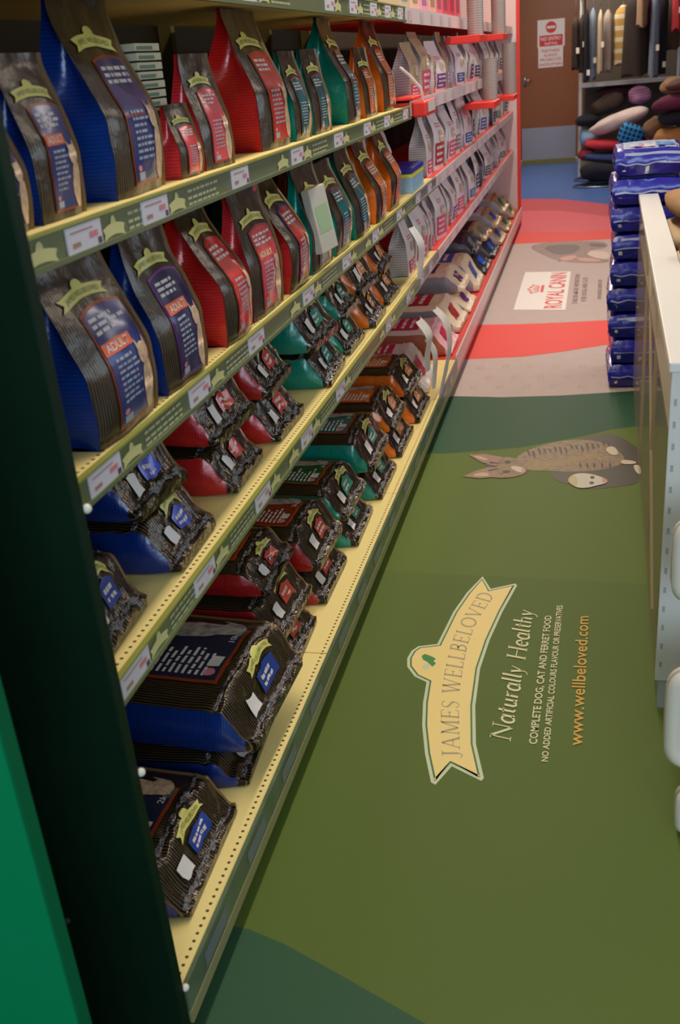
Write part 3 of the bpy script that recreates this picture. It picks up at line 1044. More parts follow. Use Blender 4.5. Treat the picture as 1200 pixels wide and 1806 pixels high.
def shelf(label, x, y0, y1, zt, depth, h, tickets, badges, lines, group, railm=M_rail, top=M_yel, lip=True):
    r = thing('shelf', label, 'shelf', (x, y0, zt), group=group)
    ln = y1 - y0
    b = MB()
    b.box(-depth, -0.004, 0.002, ln - 0.002, -0.03, 0.0)
    b.build('board', top, r, bevel=0.002)
    t = MB()
    t.box(-0.006, 0.0, 0.0, ln, -h, 0.004)
    t.box(-0.006, 0.006, 0.0, ln, -h - 0.003, -h + 0.004)
    t.box(-0.006, 0.004, 0.0, ln, 0.001, 0.005, 1)
    r0, r = r, t.build('price_rail', [railm, M_railtop if railm is M_rail else railm], r)
    zc = -h * 0.48
    for ty in tickets:
        k = MB()
        hw, hh = 0.053, h * 0.46
        k.box(0.0005, 0.003, ty - y0 - hw, ty - y0 + hw, zc - hh, zc + hh, 0)
        X = 0.0034
        def fq(a0, a1, c0, c1, mi):
            k.add([(X, ty - y0 + a0 * hw, zc + c0 * hh), (X, ty - y0 + a1 * hw, zc + c0 * hh), (X, ty - y0 + a1 * hw, zc + c1 * hh), (X, ty - y0 + a0 * hw, zc + c1 * hh)], [(0, 1, 2, 3)], mi)
        fq(0.25, 0.75, -0.2, 0.25, 1)
        fq(0.7, 0.93, -0.85, -0.35, 2)
        fq(-0.75, -0.3, -0.55, -0.2, 3)
        fq(-0.8, 0.5, 0.5, 0.62, 3)
        k.build('price_ticket', [M_ticket, M_tred, M_tdark, M_tbrown], r)
    for by, wy in badges:
        k = MB()
        V, F = tess(badge(by - y0, zc - h * 0.1, wy, h * 0.42), 0)
        k.add([(0.0012, a, c) for a, c in V], F)
        k.build('badge_print', M_cream, r)
    if lines:
        rng = random.Random(int(zt * 1000))
        for ly in lines:
            k = MB()
            for row, zz in enumerate((0.22, -0.08, -0.32)):
                a = ly - y0
                for _ in range(7):
                    wl = 0.012 + 0.012 * rng.random()
                    k.add([(0.0012, a, zz * h + zc - 0.002), (0.0012, a + wl, zz * h + zc - 0.002), (0.0012, a + wl, zz * h + zc + 0.0025), (0.0012, a, zz * h + zc + 0.0025)], [(0, 1, 2, 3)])
                    a += wl + 0.004
            k.build('rail_writing', M_railtx, r)
    return r0


def inr(L, a, b):
    return [v for v in L if a + 0.055 < (v[0] if isinstance(v, tuple) else v) < b - 0.055]


WHERE = ('nearest', 'middle', 'farthest')
tA = [1.305, 1.56, 2.0, 2.44, 2.88, 3.28, 3.62, 4.0]
tB = [1.235, 1.635, 1.98, 2.42, 2.86, 3.3, 3.75]
tC = [1.21, 1.9 - 0.37, 1.9, 2.28, 2.66, 3.04, 3.42, 3.85]
for nm, zt, ts, dp, hh in (('upper', ZA, tA, 0.5, 0.04), ('middle', ZB, tB, 0.5, 0.038), ('lower', ZC, tC, 0.52, 0.04), ('topmost', ZZ, [1.4, 2.2, 2.9, 3.2, 3.5, 3.75, 4.0], 0.5, 0.044)):
    for k, (a, b) in enumerate(BAYS):
        tt = inr(ts, a, b)
        shelf('yellow %s shelf with olive price rail, %s of its three lengths' % (nm, WHERE[k]), XS, a, b, zt, dp, hh, tt,
              [(t + 0.06, 0.075) for t in tt if t + 0.14 < b] + ([(tt[0] - 0.17, 0.09)] if tt and tt[0] - 0.2 > a else []), [t + 0.15 for t in tt if t + 0.3 < b], 'yellow shelves with olive rails')
for nm, zt in (('middle', ZB), ('lower', ZC)):
    shelf('short yellow %s shelf with grey rail between green and red runs' % nm, XS, 4.11, 4.73, zt, 0.5, 0.038, [4.2, 4.52] if nm == 'middle' else [4.2, 4.45], [], [], 'short yellow shelves', mat('grey rail', (128, 120, 112), 0.35))
# base trays
M_bstrip = mat('grey green base strip', (98, 112, 84), 0.3, vary=0.25, vscale=9)
M_bbeige = mat('beige base lip', (150, 145, 100), 0.4)
for k, (a, b) in enumerate(BAYS + [(4.11, 4.73)]):
    r = thing('base_shelf', 'yellow perforated base shelf above the floor, %s' % ('nearest length', 'second length', 'third length', 'short last length with grey rail')[k], 'shelf', (XB, a, ZD), group='yellow base shelves')
    bb = MB()
    bb.box(-0.59, -0.003, 0.002, b - a - 0.002, -0.03, 0)
    bb.build('board', M_yel, r, bevel=0.002)
    t = MB()
    t.box(-0.008, 0.0, 0, b - a, -0.055, 0.003)
    t.build('front_rail', M_bstrip if k < 3 else mat('grey rail', (128, 120, 112), 0.35), r)
    t = MB()
    t.box(-0.008, 0.001, 0, b - a, -0.082, -0.055)
    t.build('rail_lip', M_bbeige, r)
    for q_ in range(4):
        y_ = 0.08 + q_ * 0.24
        if y_ + 0.1 < b - a:
            t = MB()
            t.add([(0.0008, y_, -0.045), (0.0008, y_ + 0.11, -0.045), (0.0008, y_ + 0.11, -0.012), (0.0008, y_, -0.012)], [(0, 1, 2, 3)])
            t.build('rail_card', mat('blue grey card', (118, 124, 128), 0.25), r)
    boxpart('plinth', (-0.59, -0.06, 0.0, b - a, -ZD, -0.03), mat('plinth dark', (30, 32, 24), 0.6), r)
# dark end panel
ep = thing('end_panel', 'tall dark green end panel at the near end of the shelving', 'panel', (0, 1.035, 0))
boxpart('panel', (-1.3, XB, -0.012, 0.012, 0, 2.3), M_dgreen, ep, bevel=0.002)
for (x, y, z) in ((-0.787, -0.013, 0.30),):
    m_ = MB()
    m_.tube([(x, y - 0.002, z), (x, y + 0.002, z)], 0.0045, 12)
    m_.build('screw', M_steel, ep, smooth=False)
for z in (1.01, 0.588, 0.148):
    m_ = MB()
    n = 8
    m_.grid(13, n + 1, lambda i, j: (XB + 0.001 + 0.0065 * math.sin(PI * j / n) * math.cos(2 * PI * i / 12), 0.016 + 0.0065 * math.sin(PI * j / n) * math.sin(2 * PI * i / 12), z + 0.0065 * math.cos(PI * j / n)))
    m_.build('white_cap', M_white, ep, smooth=True)
gb = thing('display_board', 'bright green board standing in front of the dark end panel', 'panel', (0, 0.79, 0))
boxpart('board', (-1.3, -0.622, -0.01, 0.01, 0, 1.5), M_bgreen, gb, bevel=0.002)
boxpart('edge_strip', (-0.6245, -0.6205, -0.011, 0.011, 0, 1.5), mat('board edge green', (0, 100, 60), 0.6, 0, 0.12), gb)

# ------------------------------------------------ standing bags, upper shelf
G = 'standing bags on the upper yellow shelf'
for lab, var, y0, y1, H, T, yaw, wd, word in (
        ('small blue standing bag half hidden by the dark end panel, upper shelf', 'blue', 1.14, 1.266, 0.2, 0.07, 0.05, 0.125, 'ADULT'),
        ('small blue standing bag in front of the tall blue bag, upper shelf', 'blue', 1.29, 1.43, 0.222, 0.07, 0.03, 0.14, 'ADULT'),
        ('tall blue standing bag reaching the topmost shelf', 'blue', 1.53, 1.75, 0.308, 0.12, 0.04, 0.22, None),
        ('very small pink pouch beside the pale carton stack', 'pink', 1.82, 1.93, 0.13, 0.045, 0.0, 0.11, None),
        ('small pink standing bag right before the tall red bag', 'pink', 1.955, 2.11, 0.215, 0.065, -0.05, 0.15, None),
        ('tall red standing bag with broad red side, upper shelf', 'scarlet', 2.36, 2.6, 0.308, 0.15, 0.0, 0.25, None),
        ('narrow teal standing bag, left of the pair after the red bag', 'teal', 2.62, 2.78, 0.215, 0.06, 0, 0.16, None),
        ('narrow teal standing bag, right of the pair, red box on front', 'teal', 2.82, 3.02, 0.218, 0.065, 0, 0.19, ''),
        ('tall teal standing bag with broad plain teal side, upper shelf', 'teal', 3.24, 3.46, 0.308, 0.16, 0.04, 0.22, None),
        ('small orange standing bag before the tall orange one, upper shelf', 'orange', 3.5, 3.72, 0.22, 0.07, 0, 0.2, None),
        ('tall orange standing bag with blue trim, last on the upper shelf', 'orange', 3.87, 4.09, 0.308, 0.14, 0.0, 0.22, None)):
    yc = (y0 + y1) / 2
    standing_bag(lab, var, (-0.735 - T / 2, yc, ZA), yaw, H, wd, T, int(yc * 100), word or None, G)
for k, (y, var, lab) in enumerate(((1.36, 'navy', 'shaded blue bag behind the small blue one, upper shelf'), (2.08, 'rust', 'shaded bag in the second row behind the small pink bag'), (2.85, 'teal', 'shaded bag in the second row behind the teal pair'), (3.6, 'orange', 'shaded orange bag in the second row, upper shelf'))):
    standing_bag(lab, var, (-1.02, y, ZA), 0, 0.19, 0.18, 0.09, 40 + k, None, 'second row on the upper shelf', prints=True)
# stack of thin cartons
for k in range(15):
    o = boxpart('thin_carton', (-0.05, 0.05, -0.055, 0.055, 0, 0.0125), [mat('carton cream', (196, 190, 160), 0.5)][0], None, 0.001)
    o.location = (-0.83, 1.845 + 0.002 * math.sin(k * 2.1), ZA + 0.005 + k * 0.0155)
    m_ = MB()
    m_.box(0.0502, 0.0508, -0.05, 0.02, 0.002, 0.008)
    m_.build('carton_print', mat('carton green', (88, 120, 96), 0.5), o)
    tag(o, 'thin pale carton in the tall stack behind the big blue bag', 'carton', 'stack of thin pale cartons')

# ------------------------------------------------ standing bags, middle shelf
G = 'standing bags on the middle yellow shelf'
for lab, var, y0, y1, H, T, yaw, word in (
        ('large blue standing bag with orange ADULT box, nearest on the middle shelf', 'blue', 1.275, 1.5, 0.285, 0.11, 0.0, 'ADULT'),
        ('blue standing bag with glare on its front, second on the middle shelf', 'violet', 1.545, 1.74, 0.285, 0.1, -0.02, 'ADULT'),
        ('large red standing bag with broad red side, middle shelf', 'scarlet', 1.86, 2.045, 0.29, 0.15, 0.04, None),
        ('red standing bag with pale ADULT wording between two larger red bags', 'pink', 2.06, 2.28, 0.275, 0.08, -0.02, 'ADULT'),
        ('red standing bag with purple trim, last red one on the middle shelf', 'red', 2.34, 2.55, 0.28, 0.14, 0.05, None),
        ('teal standing bag partly behind the white leaflet carton', 'teal', 2.57, 2.79, 0.27, 0.08, 0.0, None),
        ('teal standing bag right after the white leaflet carton', 'teal', 2.83, 3.06, 0.255, 0.1, 0.03, None),
        ('dark green standing bag, last of the teal ones, middle shelf', 'teal', 3.1, 3.34, 0.265, 0.12, 0.04, None),
        ('orange standing bag with bright orange side, middle shelf', 'orange', 3.41, 3.64, 0.275, 0.13, 0.05, None),
        ('orange standing bag with rust front, last on the middle shelf', 'orange', 3.7, 3.94, 0.285, 0.12, 0.04, None)):
    yc = (y0 + y1) / 2
    standing_bag(lab, var, (-0.705 - T / 2, yc, ZB), yaw, H, y1 - y0, T, int(yc * 100) + 7, word, G)
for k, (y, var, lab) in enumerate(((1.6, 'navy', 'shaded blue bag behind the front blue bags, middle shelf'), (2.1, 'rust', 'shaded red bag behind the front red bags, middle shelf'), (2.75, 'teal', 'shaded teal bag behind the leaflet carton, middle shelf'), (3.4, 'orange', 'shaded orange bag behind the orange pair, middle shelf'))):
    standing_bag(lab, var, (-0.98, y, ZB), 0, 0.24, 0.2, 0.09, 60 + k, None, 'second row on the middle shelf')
lc = thing('leaflet_carton', 'white leaflet carton with green top leaning on the teal bags', 'carton', (-0.684, 2.63, ZB + 0.055), (0.1, -0.12, -0.3))
boxpart('carton', (-0.012, 0.012, -0.042, 0.042, 0, 0.165), mat('carton white', (186, 178, 164), 0.5), lc, 0.002)
m_ = MB()
m_.box(0.0122, 0.0128, -0.03, 0.03, 0.05, 0.12)
m_.build('printed_panel', mat('carton pale green', (150, 176, 132), 0.5), lc)
m_ = MB()
m_.box(-0.011, 0.011, -0.041, 0.041, 0.1652, 0.1658)
m_.build('top_flap', mat('carton cream top', (240, 220, 180), 0.5), lc)

# ------------------------------------------------ lying bags, lower shelf
G = 'bags lying on the lower yellow shelf'
for lab, var, y, x, z, W_, T, yaw, tilt, kw in (
        ('dark bag tipped forward with large yellow banner, nearest on lower shelf', 'blue', 1.29, -0.73, 0.0, 0.2, 0.108, 0.05, 0.12, {}),
        ('dark bag on top of the tipped one, blue patch below its banner', 'blue', 1.25, -0.8, 0.135, 0.2, 0.108, -0.08, 0.1, {}),
        ('lower of two bags with blue sides, beside the tipped bags', 'violet', 1.6, -0.72, 0.0, 0.24, 0.102, 0.03, 0.0, {}),
        ('upper of two bags with blue sides, purple framed label', 'violet', 1.58, -0.765, 0.106, 0.24, 0.108, -0.05, 0.05, {}),
        ('lower bag of the near red pair on lower shelf', 'red', 1.97, -0.735, 0.0, 0.26, 0.102, 0.04, 0.0, {}),
        ('upper bag of the near red pair, tilted forward', 'red', 1.98, -0.755, 0.102, 0.27, 0.108, -0.04, 0.06, {}),
        ('lower bag of the far red pair on lower shelf', 'red', 2.29, -0.725, 0.0, 0.27, 0.102, 0.0, 0.0, {}),
        ('upper bag of the far red pair, dark red label', 'rust', 2.3, -0.745, 0.104, 0.27, 0.108, 0.06, 0.03, {}),
        ('lower bag of the teal pair under the rounded teal bag', 'teal', 2.74, -0.71, 0.0, 0.29, 0.102, 0.05, 0.0, {}),
        ('rounded teal bag with glossy side lying on top of the teal pair', 'teal', 2.72, -0.73, 0.102, 0.3, 0.12, -0.03, 0.02, {}),
        ('lower teal bag of the second teal pile, lower shelf', 'green', 3.06, -0.72, 0.0, 0.27, 0.108, 0.0, 0.0, {}),
        ('upper teal bag of the second teal pile, dark top', 'teal', 3.06, -0.73, 0.108, 0.27, 0.102, 0.04, 0.0, {}),
        ('lower orange bag of the nearer orange pile, lower shelf', 'orange', 3.4, -0.71, 0.0, 0.28, 0.108, 0.03, 0.0, {}),
        ('upper orange bag of the nearer orange pile, glossy side', 'orange', 3.4, -0.74, 0.108, 0.28, 0.12, -0.05, 0.0, {}),
        ('lower orange bag of the farther orange pile, lower shelf', 'orange', 3.74, -0.72, 0.0, 0.28, 0.108, 0.0, 0.0, {}),
        ('upper orange bag of the farther orange pile', 'orange', 3.74, -0.74, 0.108, 0.29, 0.114, 0.05, 0.0, {}),
        ('third dark bag on top of the farther orange pile', 'orange', 3.76, -0.74, 0.226, 0.28, 0.05, -0.03, 0.0, {})):
    lying_bag(lab, var, (x, y, ZC + z * 1.03 + 0.002), yaw, 0.4, W_ * 0.9, T, int(y * 50 + z * 900), tilt, G, None, **kw)
# ------------------------------------------------ lying bags, base shelf
G = 'bags lying on the base shelf'
for lab, var, y, x, z, W_, T, yaw, tilt, L_, word in (
        ('single dark bag with brown cat picture, nearest on base shelf', 'navy', 1.33, -0.668, 0.0, 0.33, 0.085, 0.02, 0.06, 0.45, None),
        ('lower blue sided bag squashed beneath the large blue one', 'navy', 1.69, -0.68, 0.0, 0.34, 0.075, 0.06, 0.0, 0.52, None),
        ('large dark bag with blue side and orange framed label, base shelf', 'navy', 1.72, -0.64, 0.078, 0.39, 0.12, -0.03, 0.03, 0.56, None),
        ('lower red sided bag next to the large blue ones, base shelf', 'rust', 2.09, -0.69, 0.0, 0.3, 0.085, 0.03, 0.0, 0.5, None),
        ('middle red sided bag of the near red pile, base shelf', 'rust', 2.09, -0.7, 0.086, 0.3, 0.1, -0.02, 0.02, 0.5, None),
        ('topmost rust labelled bag of the near red pile, base shelf', 'rust', 2.12, -0.74, 0.188, 0.29, 0.07, 0.03, 0.05, 0.5, None),
        ('lower dark bag of the far red pile, base shelf', 'rust', 2.44, -0.69, 0.0, 0.31, 0.09, 0.0, 0.0, 0.5, None),
        ('upper dark bag of the far red pile, crumpled shiny end', 'rust', 2.45, -0.7, 0.091, 0.31, 0.11, -0.02, 0.03, 0.5, None),
        ('lower green bag of the near green pile, base shelf', 'green', 2.8, -0.68, 0.0, 0.31, 0.085, 0.02, 0.0, 0.5, None),
        ('upper green bag with white text on green label, base shelf', 'green', 2.79, -0.7, 0.086, 0.32, 0.1, -0.02, 0.02, 0.5, 'SENIOR'),
        ('lower teal bag of the far green pile, base shelf', 'teal', 3.17, -0.67, 0.0, 0.34, 0.1, 0.0, 0.0, 0.5, None),
        ('upper teal bag of the far green pile, shiny dark top', 'teal', 3.16, -0.69, 0.1, 0.35, 0.12, 0.02, 0.02, 0.52, None),
        ('lower orange bag of the near orange pile, base shelf', 'orange', 3.56, -0.67, 0.0, 0.34, 0.1, 0.0, 0.0, 0.5, None),
        ('upper orange bag with white text on orange label, base shelf', 'orange', 3.55, -0.69, 0.1, 0.34, 0.1, 0.03, 0.0, 0.5, 'ADULT'),
        ('lower orange bag of the far orange pile, base shelf', 'orange', 3.94, -0.66, 0.0, 0.34, 0.11, 0.0, 0.0, 0.5, None),
        ('upper orange bag of the far orange pile, bright orange side', 'orange', 3.93, -0.69, 0.11, 0.34, 0.11, -0.03, 0.0, 0.5, None)):
    lying_bag(lab, var, (x, y, ZD + z * 1.05 + 0.002), yaw, L_, W_ * 0.9, T, int(y * 50 + z * 900) + 300, tilt, G, word, grey=(L_ != 0.45))

# =================================================================== RED RUN
RY0, RY1 = 4.73, 9.7
rb = thing('shelving_back', 'pale back wall of the red shelving run behind white bags', 'shelving', (0, 0, 0))
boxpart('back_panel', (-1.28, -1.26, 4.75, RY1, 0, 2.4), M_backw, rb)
re_ = thing('end_panel', 'white end panel with red front edge beside the brown door', 'panel', (0, RY1 + 0.02, 0))
boxpart('panel', (-1.28, -0.655, -0.015, 0.015, 0, 2.45), mat('end panel white', (222, 206, 200), 0.5), re_)
boxpart('red_edge', (-0.66, -0.63, -0.018, 0.018, 0, 2.45), M_redsh, re_)
for nm, zt, ya, hh in (('topmost', 1.675, 4.11, 0.05), ('upper', 1.345, 4.15, 0.05), ('middle', ZB, RY0, 0.042), ('lower', ZC, RY0, 0.042)):
    for k, (a, b) in enumerate(((ya, 5.85), (5.85, 7.75), (7.75, RY1))):
        r = thing('shelf', 'red %s shelf with white edge strip, %s of its three lengths' % (nm, WHERE[k]), 'shelf', (XS, a, zt), group='red shelves with white strips')
        boxpart('board', (-0.5, -0.004, 0.002, b - a - 0.002, -0.028, 0), M_redsh, r)
        t = MB()
        t.box(-0.006, 0.001, 0, b - a, -hh, 0.006)
        t.build('edge_strip', M_wstrip, r)
        for q_ in range(int((b - a) / 0.3)):
            y_ = 0.06 + q_ * 0.3
            t = MB()
            t.add([(0.002, y_, -hh * 0.85), (0.002, y_ + 0.09, -hh * 0.85), (0.002, y_ + 0.09, -hh * 0.1), (0.002, y_, -hh * 0.1)], [(0, 1, 2, 3)])
            t.build('price_ticket', mat('ticket pinkish', (206, 176, 176), 0.4), r)
for k, (a, b) in enumerate(((RY0, 6.4), (6.4, 8.05), (8.05, RY1))):
    r = thing('base_shelf', 'red base shelf with pale front rail, %s length' % WHERE[k], 'shelf', (XB, a, ZD), group='red base shelves')
    boxpart('board', (-0.59, -0.004, 0.002, b - a - 0.002, -0.03, 0), M_redsh, r)
    boxpart('front_rail', (-0.008, 0.0, 0, b - a, -0.055, 0.02), M_wstrip, r)
    boxpart('rail_lip', (-0.008, 0.001, 0, b - a, -0.08, -0.055), mat('rail pink lip', (200, 120, 120), 0.4), r)
    boxpart('plinth', (-0.59, -0.06, 0, b - a, -ZD, -0.03), mat('plinth red', (90, 26, 26), 0.6), r)

ORD = ['first', 'second', 'third', 'fourth', 'fifth', 'sixth', 'seventh', 'eighth', 'ninth', 'tenth', 'eleventh', 'twelfth', 'thirteenth', 'fourteenth', 'fifteenth', 'sixteenth', 'seventeenth', 'eighteenth']
M_wfoil = mat('white foil', (226, 214, 216), 0.32, 0.15, 0.6, bump=0.35, bscale=22)
M_cfoil = mat('champagne foil', (190, 166, 128), 0.3, 0.3, 0.6, bump=0.35, bscale=22)
M_gside = stripe_mat('grey written side', (206, 198, 196), (164, 156, 158), 'Z', 0.010, 0.36, 0.4, 0.05, 0.2)
M_bside = stripe_mat('dark written side', (66, 68, 76), (104, 104, 112), 'Z', 0.012, 0.4, 0.35, 0.1, 0.2)
RCC = {'pink': (214, 70, 110), 'red': (170, 44, 50), 'purple': (112, 56, 128), 'lilac': (176, 140, 186), 'blue': (52, 74, 150), 'green': (30, 110, 96), 'grey': (120, 118, 120), 'navy': (48, 54, 96)}


def white_bag(label, col, loc, yaw, L, W, T, seed, group, foil=None, side=None, patch=(0.08, 0.36)):
    rng = random.Random(seed)
    root = thing('pet_food_bag', label, 'bag', loc, (0, 0, yaw), group)
    B = Bag(root, 'stand', L, W, T, seed, 0.005, neck=0.55)
    B.body(foil or M_wfoil, side or M_gside, None, nf=9, na=16)
    c = mat('patch print ' + col, RCC[col], 0.35)
    sh = [(rect(-0.42 * W, 0.42 * W, patch[0] * L, patch[1] * L), 0, 0)]
    sh += [(r, 1, 1) for r in textlines(rng, -0.34 * W, 0.34 * W, patch[0] * L * 1.3, patch[1] * L * 0.94, 3, 0.45)]
    B.prints('colour_patch', sh, [c, M_tx])
    sh = [(r, 0, 0) for r in textlines(rng, -0.25 * W, 0.25 * W, 0.62 * L, 0.7 * L, 2, 0.5)]
    sh += [(ell(0.05 * W, 0.49 * L, 0.22 * W, 0.09 * L), 1, 0)]
    B.prints('front_print', sh, [M_tred, mat('pale animal print', (186, 160, 140), 0.5, vary=0.2, vscale=40)])
    return root


def row(shelf_name, z, ys, cols, L, seed0, foil_fn=None, x=-0.72):
    for k, (y, c) in enumerate(zip(ys, cols)):
        h_ = L * (0.82 + 0.22 * ((k * 37 % 10) / 10))
        white_bag('white bag with %s patch, %s from near end of %s' % (c, ORD[k], shelf_name), c, (x - 0.05, y, z), 0.16 * math.sin(k * 2.3 + seed0), h_, 0.165 + 0.035 * ((k * 53 % 7) / 7), 0.085 + 0.03 * ((k * 29 % 5) / 5), seed0 + k, 'white bags on the ' + shelf_name, foil_fn(k) if foil_fn else None, M_bside if c in ('navy', 'grey') else None, (0.05 + 0.05 * ((k * 17 % 5) / 5), 0.27 + 0.16 * ((k * 41 % 6) / 6)))


row('upper red shelf', 1.345, [4.55, 4.78, 5.02, 5.28, 5.55, 5.83, 6.1, 6.4, 6.7, 7.0, 7.35, 7.7, 8.1, 8.5, 8.95, 9.35], ['pink', 'pink', 'pink', 'purple', 'lilac', 'lilac', 'blue', 'green', 'purple', 'navy', 'blue', 'green', 'grey', 'blue', 'green', 'navy'], 0.27, 500, lambda k: M_cfoil if k in (0, 1, 2, 4) else None)
row('middle red shelf', ZB, [4.85, 5.12, 5.38, 5.63, 5.88, 6.13, 6.4, 6.7, 7.0, 7.35, 7.7, 8.1, 8.5, 8.95, 9.4], ['pink', 'red', 'purple', 'pink', 'grey', 'lilac', 'blue', 'navy', 'green', 'blue', 'purple', 'navy', 'green', 'green', 'green'], 0.315, 600)
row('lower red shelf', ZC, [4.84, 5.1, 5.36, 5.64, 5.92, 6.2, 6.5, 6.85, 7.2, 7.6, 8.0, 8.4, 8.85, 9.35], ['pink', 'pink', 'red', 'purple', 'pink', 'lilac', 'blue', 'navy', 'grey', 'navy', 'blue', 'green', 'green', 'green'], 0.28, 700)
row('short yellow middle shelf', ZB, [4.25, 4.46], ['pink', 'pink'], 0.27, 800, x=-0.86)
row('short yellow lower shelf', ZC, [4.22, 4.45, 4.64], ['pink', 'pink', 'red'], 0.28, 820)
# blue box of pouches
pb = thing('pouch_box', 'small blue box with yellow rim on the short middle shelf', 'box', (-0.76, 4.35, ZB))
boxpart('box_body', (-0.05, 0.05, -0.15, 0.15, 0, 0.07), mat('box pale blue', (140, 178, 206), 0.45), pb, 0.003)
boxpart('yellow_rim', (-0.051, 0.051, -0.151, 0.151, 0.062, 0.076), mat('box yellow', (214, 206, 70), 0.45), pb)
boxpart('blue_lid', (-0.052, 0.052, -0.152, 0.152, 0.078, 0.1), mat('box blue', (26, 36, 150), 0.4), pb, 0.003)


# lying bags on the red base
def flat_bag(label, loc, yaw, L, W, T, seed, body, side, end, patch, wide, tilt=0.0):
    rng = random.Random(seed)
    root = thing('pet_food_bag', label, 'bag', loc, (0, tilt, yaw), 'bags lying on the red base shelf')
    B = Bag(root, 'lie', L, W, T, seed, 0.006, e=0.12)
    B.body(body, side, None, nf=13, na=22, mcr=end)
    sh = [(rect(-0.36 * W, 0.3 * W, 0.17, 0.17 + wide * 1.3), 0, 0)]
    sh += [(r, 1, 1) for r in textlines(rng, -0.3 * W, 0.24 * W, 0.19, 0.15 + wide * 1.3, 4, 0.4)]
    B.prints('colour_patch', sh, [patch, M_tx])
    B.prints('end_print', [(rect(-0.2 * W, 0.1 * W, 0.03, 0.075), 0, 1)], [patch])
    return root


M_crm = mat('cream sack', (226, 206, 176), 0.4, bump=0.3, bscale=20)
M_pnk = mat('pink sack end', (236, 178, 186), 0.35, bump=0.4, bscale=24)
M_blk = mat('black sack', (44, 46, 54), 0.32, 0.1, bump=0.3, bscale=24)
M_gsx = stripe_mat('grey sack side', (164, 158, 164), (130, 126, 134), 'X', 0.011, 0.4, 0.42, 0.0, 0.15)
M_bsx = stripe_mat('black sack side', (58, 60, 68), (104, 104, 112), 'X', 0.011, 0.4, 0.35, 0.0, 0.2)
M_orx = mat('brown sack side', (176, 96, 74), 0.4, bump=0.2)


def pm(n, c):
    return mat('sack patch ' + n, c, 0.35)


for lab, y, x, z, W_, T, b_, s_, e_, p_, wd in (
        ('pink ended sack lying at the near end of the red base shelf', 4.95, -0.655, 0, 0.36, 0.13, M_wfoil, M_orx, M_pnk, pm('crimson', (196, 40, 80)), 0.16),
        ('cream sack with dark red patch on the red base shelf', 5.4, -0.665, 0.0, 0.42, 0.15, M_crm, M_gsx, M_crm, pm('dark red', (170, 40, 48)), 0.2),
        ('lower cream sack with purple end under the purple patched one', 5.85, -0.66, 0, 0.42, 0.1, M_crm, M_gsx, M_crm, pm('violet', (110, 40, 112)), 0.2),
        ('upper cream sack with purple patch on the red base shelf', 5.9, -0.7, 0.1, 0.42, 0.11, M_crm, M_gsx, M_crm, pm('violet', (110, 40, 112)), 0.22),
        ('cream sack with blue patch on the red base shelf', 6.42, -0.67, 0, 0.46, 0.19, M_crm, M_gsx, M_crm, pm('mid blue', (64, 84, 160)), 0.2),
        ('lower black sack with pale side on the red base shelf', 6.95, -0.67, 0, 0.46, 0.11, M_blk, M_bsx, M_blk, pm('bright blue', (40, 84, 190)), 0.16),
        ('upper black sack on the nearest black pile', 7.0, -0.74, 0.11, 0.46, 0.11, M_blk, M_bsx, M_blk, pm('slate', (120, 124, 134)), 0.16),
        ('lower black sack with bright blue end, farther pile', 7.5, -0.66, 0, 0.46, 0.11, M_blk, M_bsx, M_blk, pm('bright blue', (40, 84, 190)), 0.16),
        ('upper black sack of the farther pile', 7.52, -0.72, 0.11, 0.46, 0.1, M_blk, M_bsx, M_gold, pm('slate', (120, 124, 134)), 0.16),
        ('lower blue sack with gold end on the red base shelf', 8.05, -0.65, 0, 0.48, 0.11, M_blk, M_gsx, M_gold, pm('royal blue', (30, 60, 170)), 0.2),
        ('upper blue sack with gold end on the red base shelf', 8.1, -0.69, 0.11, 0.48, 0.12, M_wfoil, M_gsx, M_gold, pm('royal blue', (30, 60, 170)), 0.24),
        ('lower sack with gold end at the far end of the red base', 8.65, -0.65, 0, 0.5, 0.12, M_blk, M_gsx, M_gold, pm('sea green', (30, 112, 100)), 0.2),
        ('upper sack with green patch and gold end, far end of red base', 8.75, -0.68, 0.12, 0.5, 0.13, M_wfoil, M_gsx, M_gold, pm('sea green', (30, 112, 100)), 0.24),
        ('last sack with gold and white end beside the white end panel', 9.35, -0.66, 0, 0.5, 0.16, M_wfoil, M_gsx, M_gold, pm('sea green', (30, 112, 100)), 0.22)):
    flat_bag(lab, (x, y, ZD + z * 1.1 + 0.004), 0.02 * math.sin(y * 9), 0.5, W_ * 0.93, T, int(y * 40 + z * 50), b_, s_, e_, p_, wd)
# crumpled silver bag at the end of the yellow base and hanging white strips
flat_bag('crumpled silver white sack at the end of the yellow base shelf', (-0.69, 4.36, ZD + 0.001), 0.05, 0.5, 0.36, 0.16, 77, M_wfoil, M_gside, M_wfoil, pm('crimson', (196, 40, 80)), 0.12)


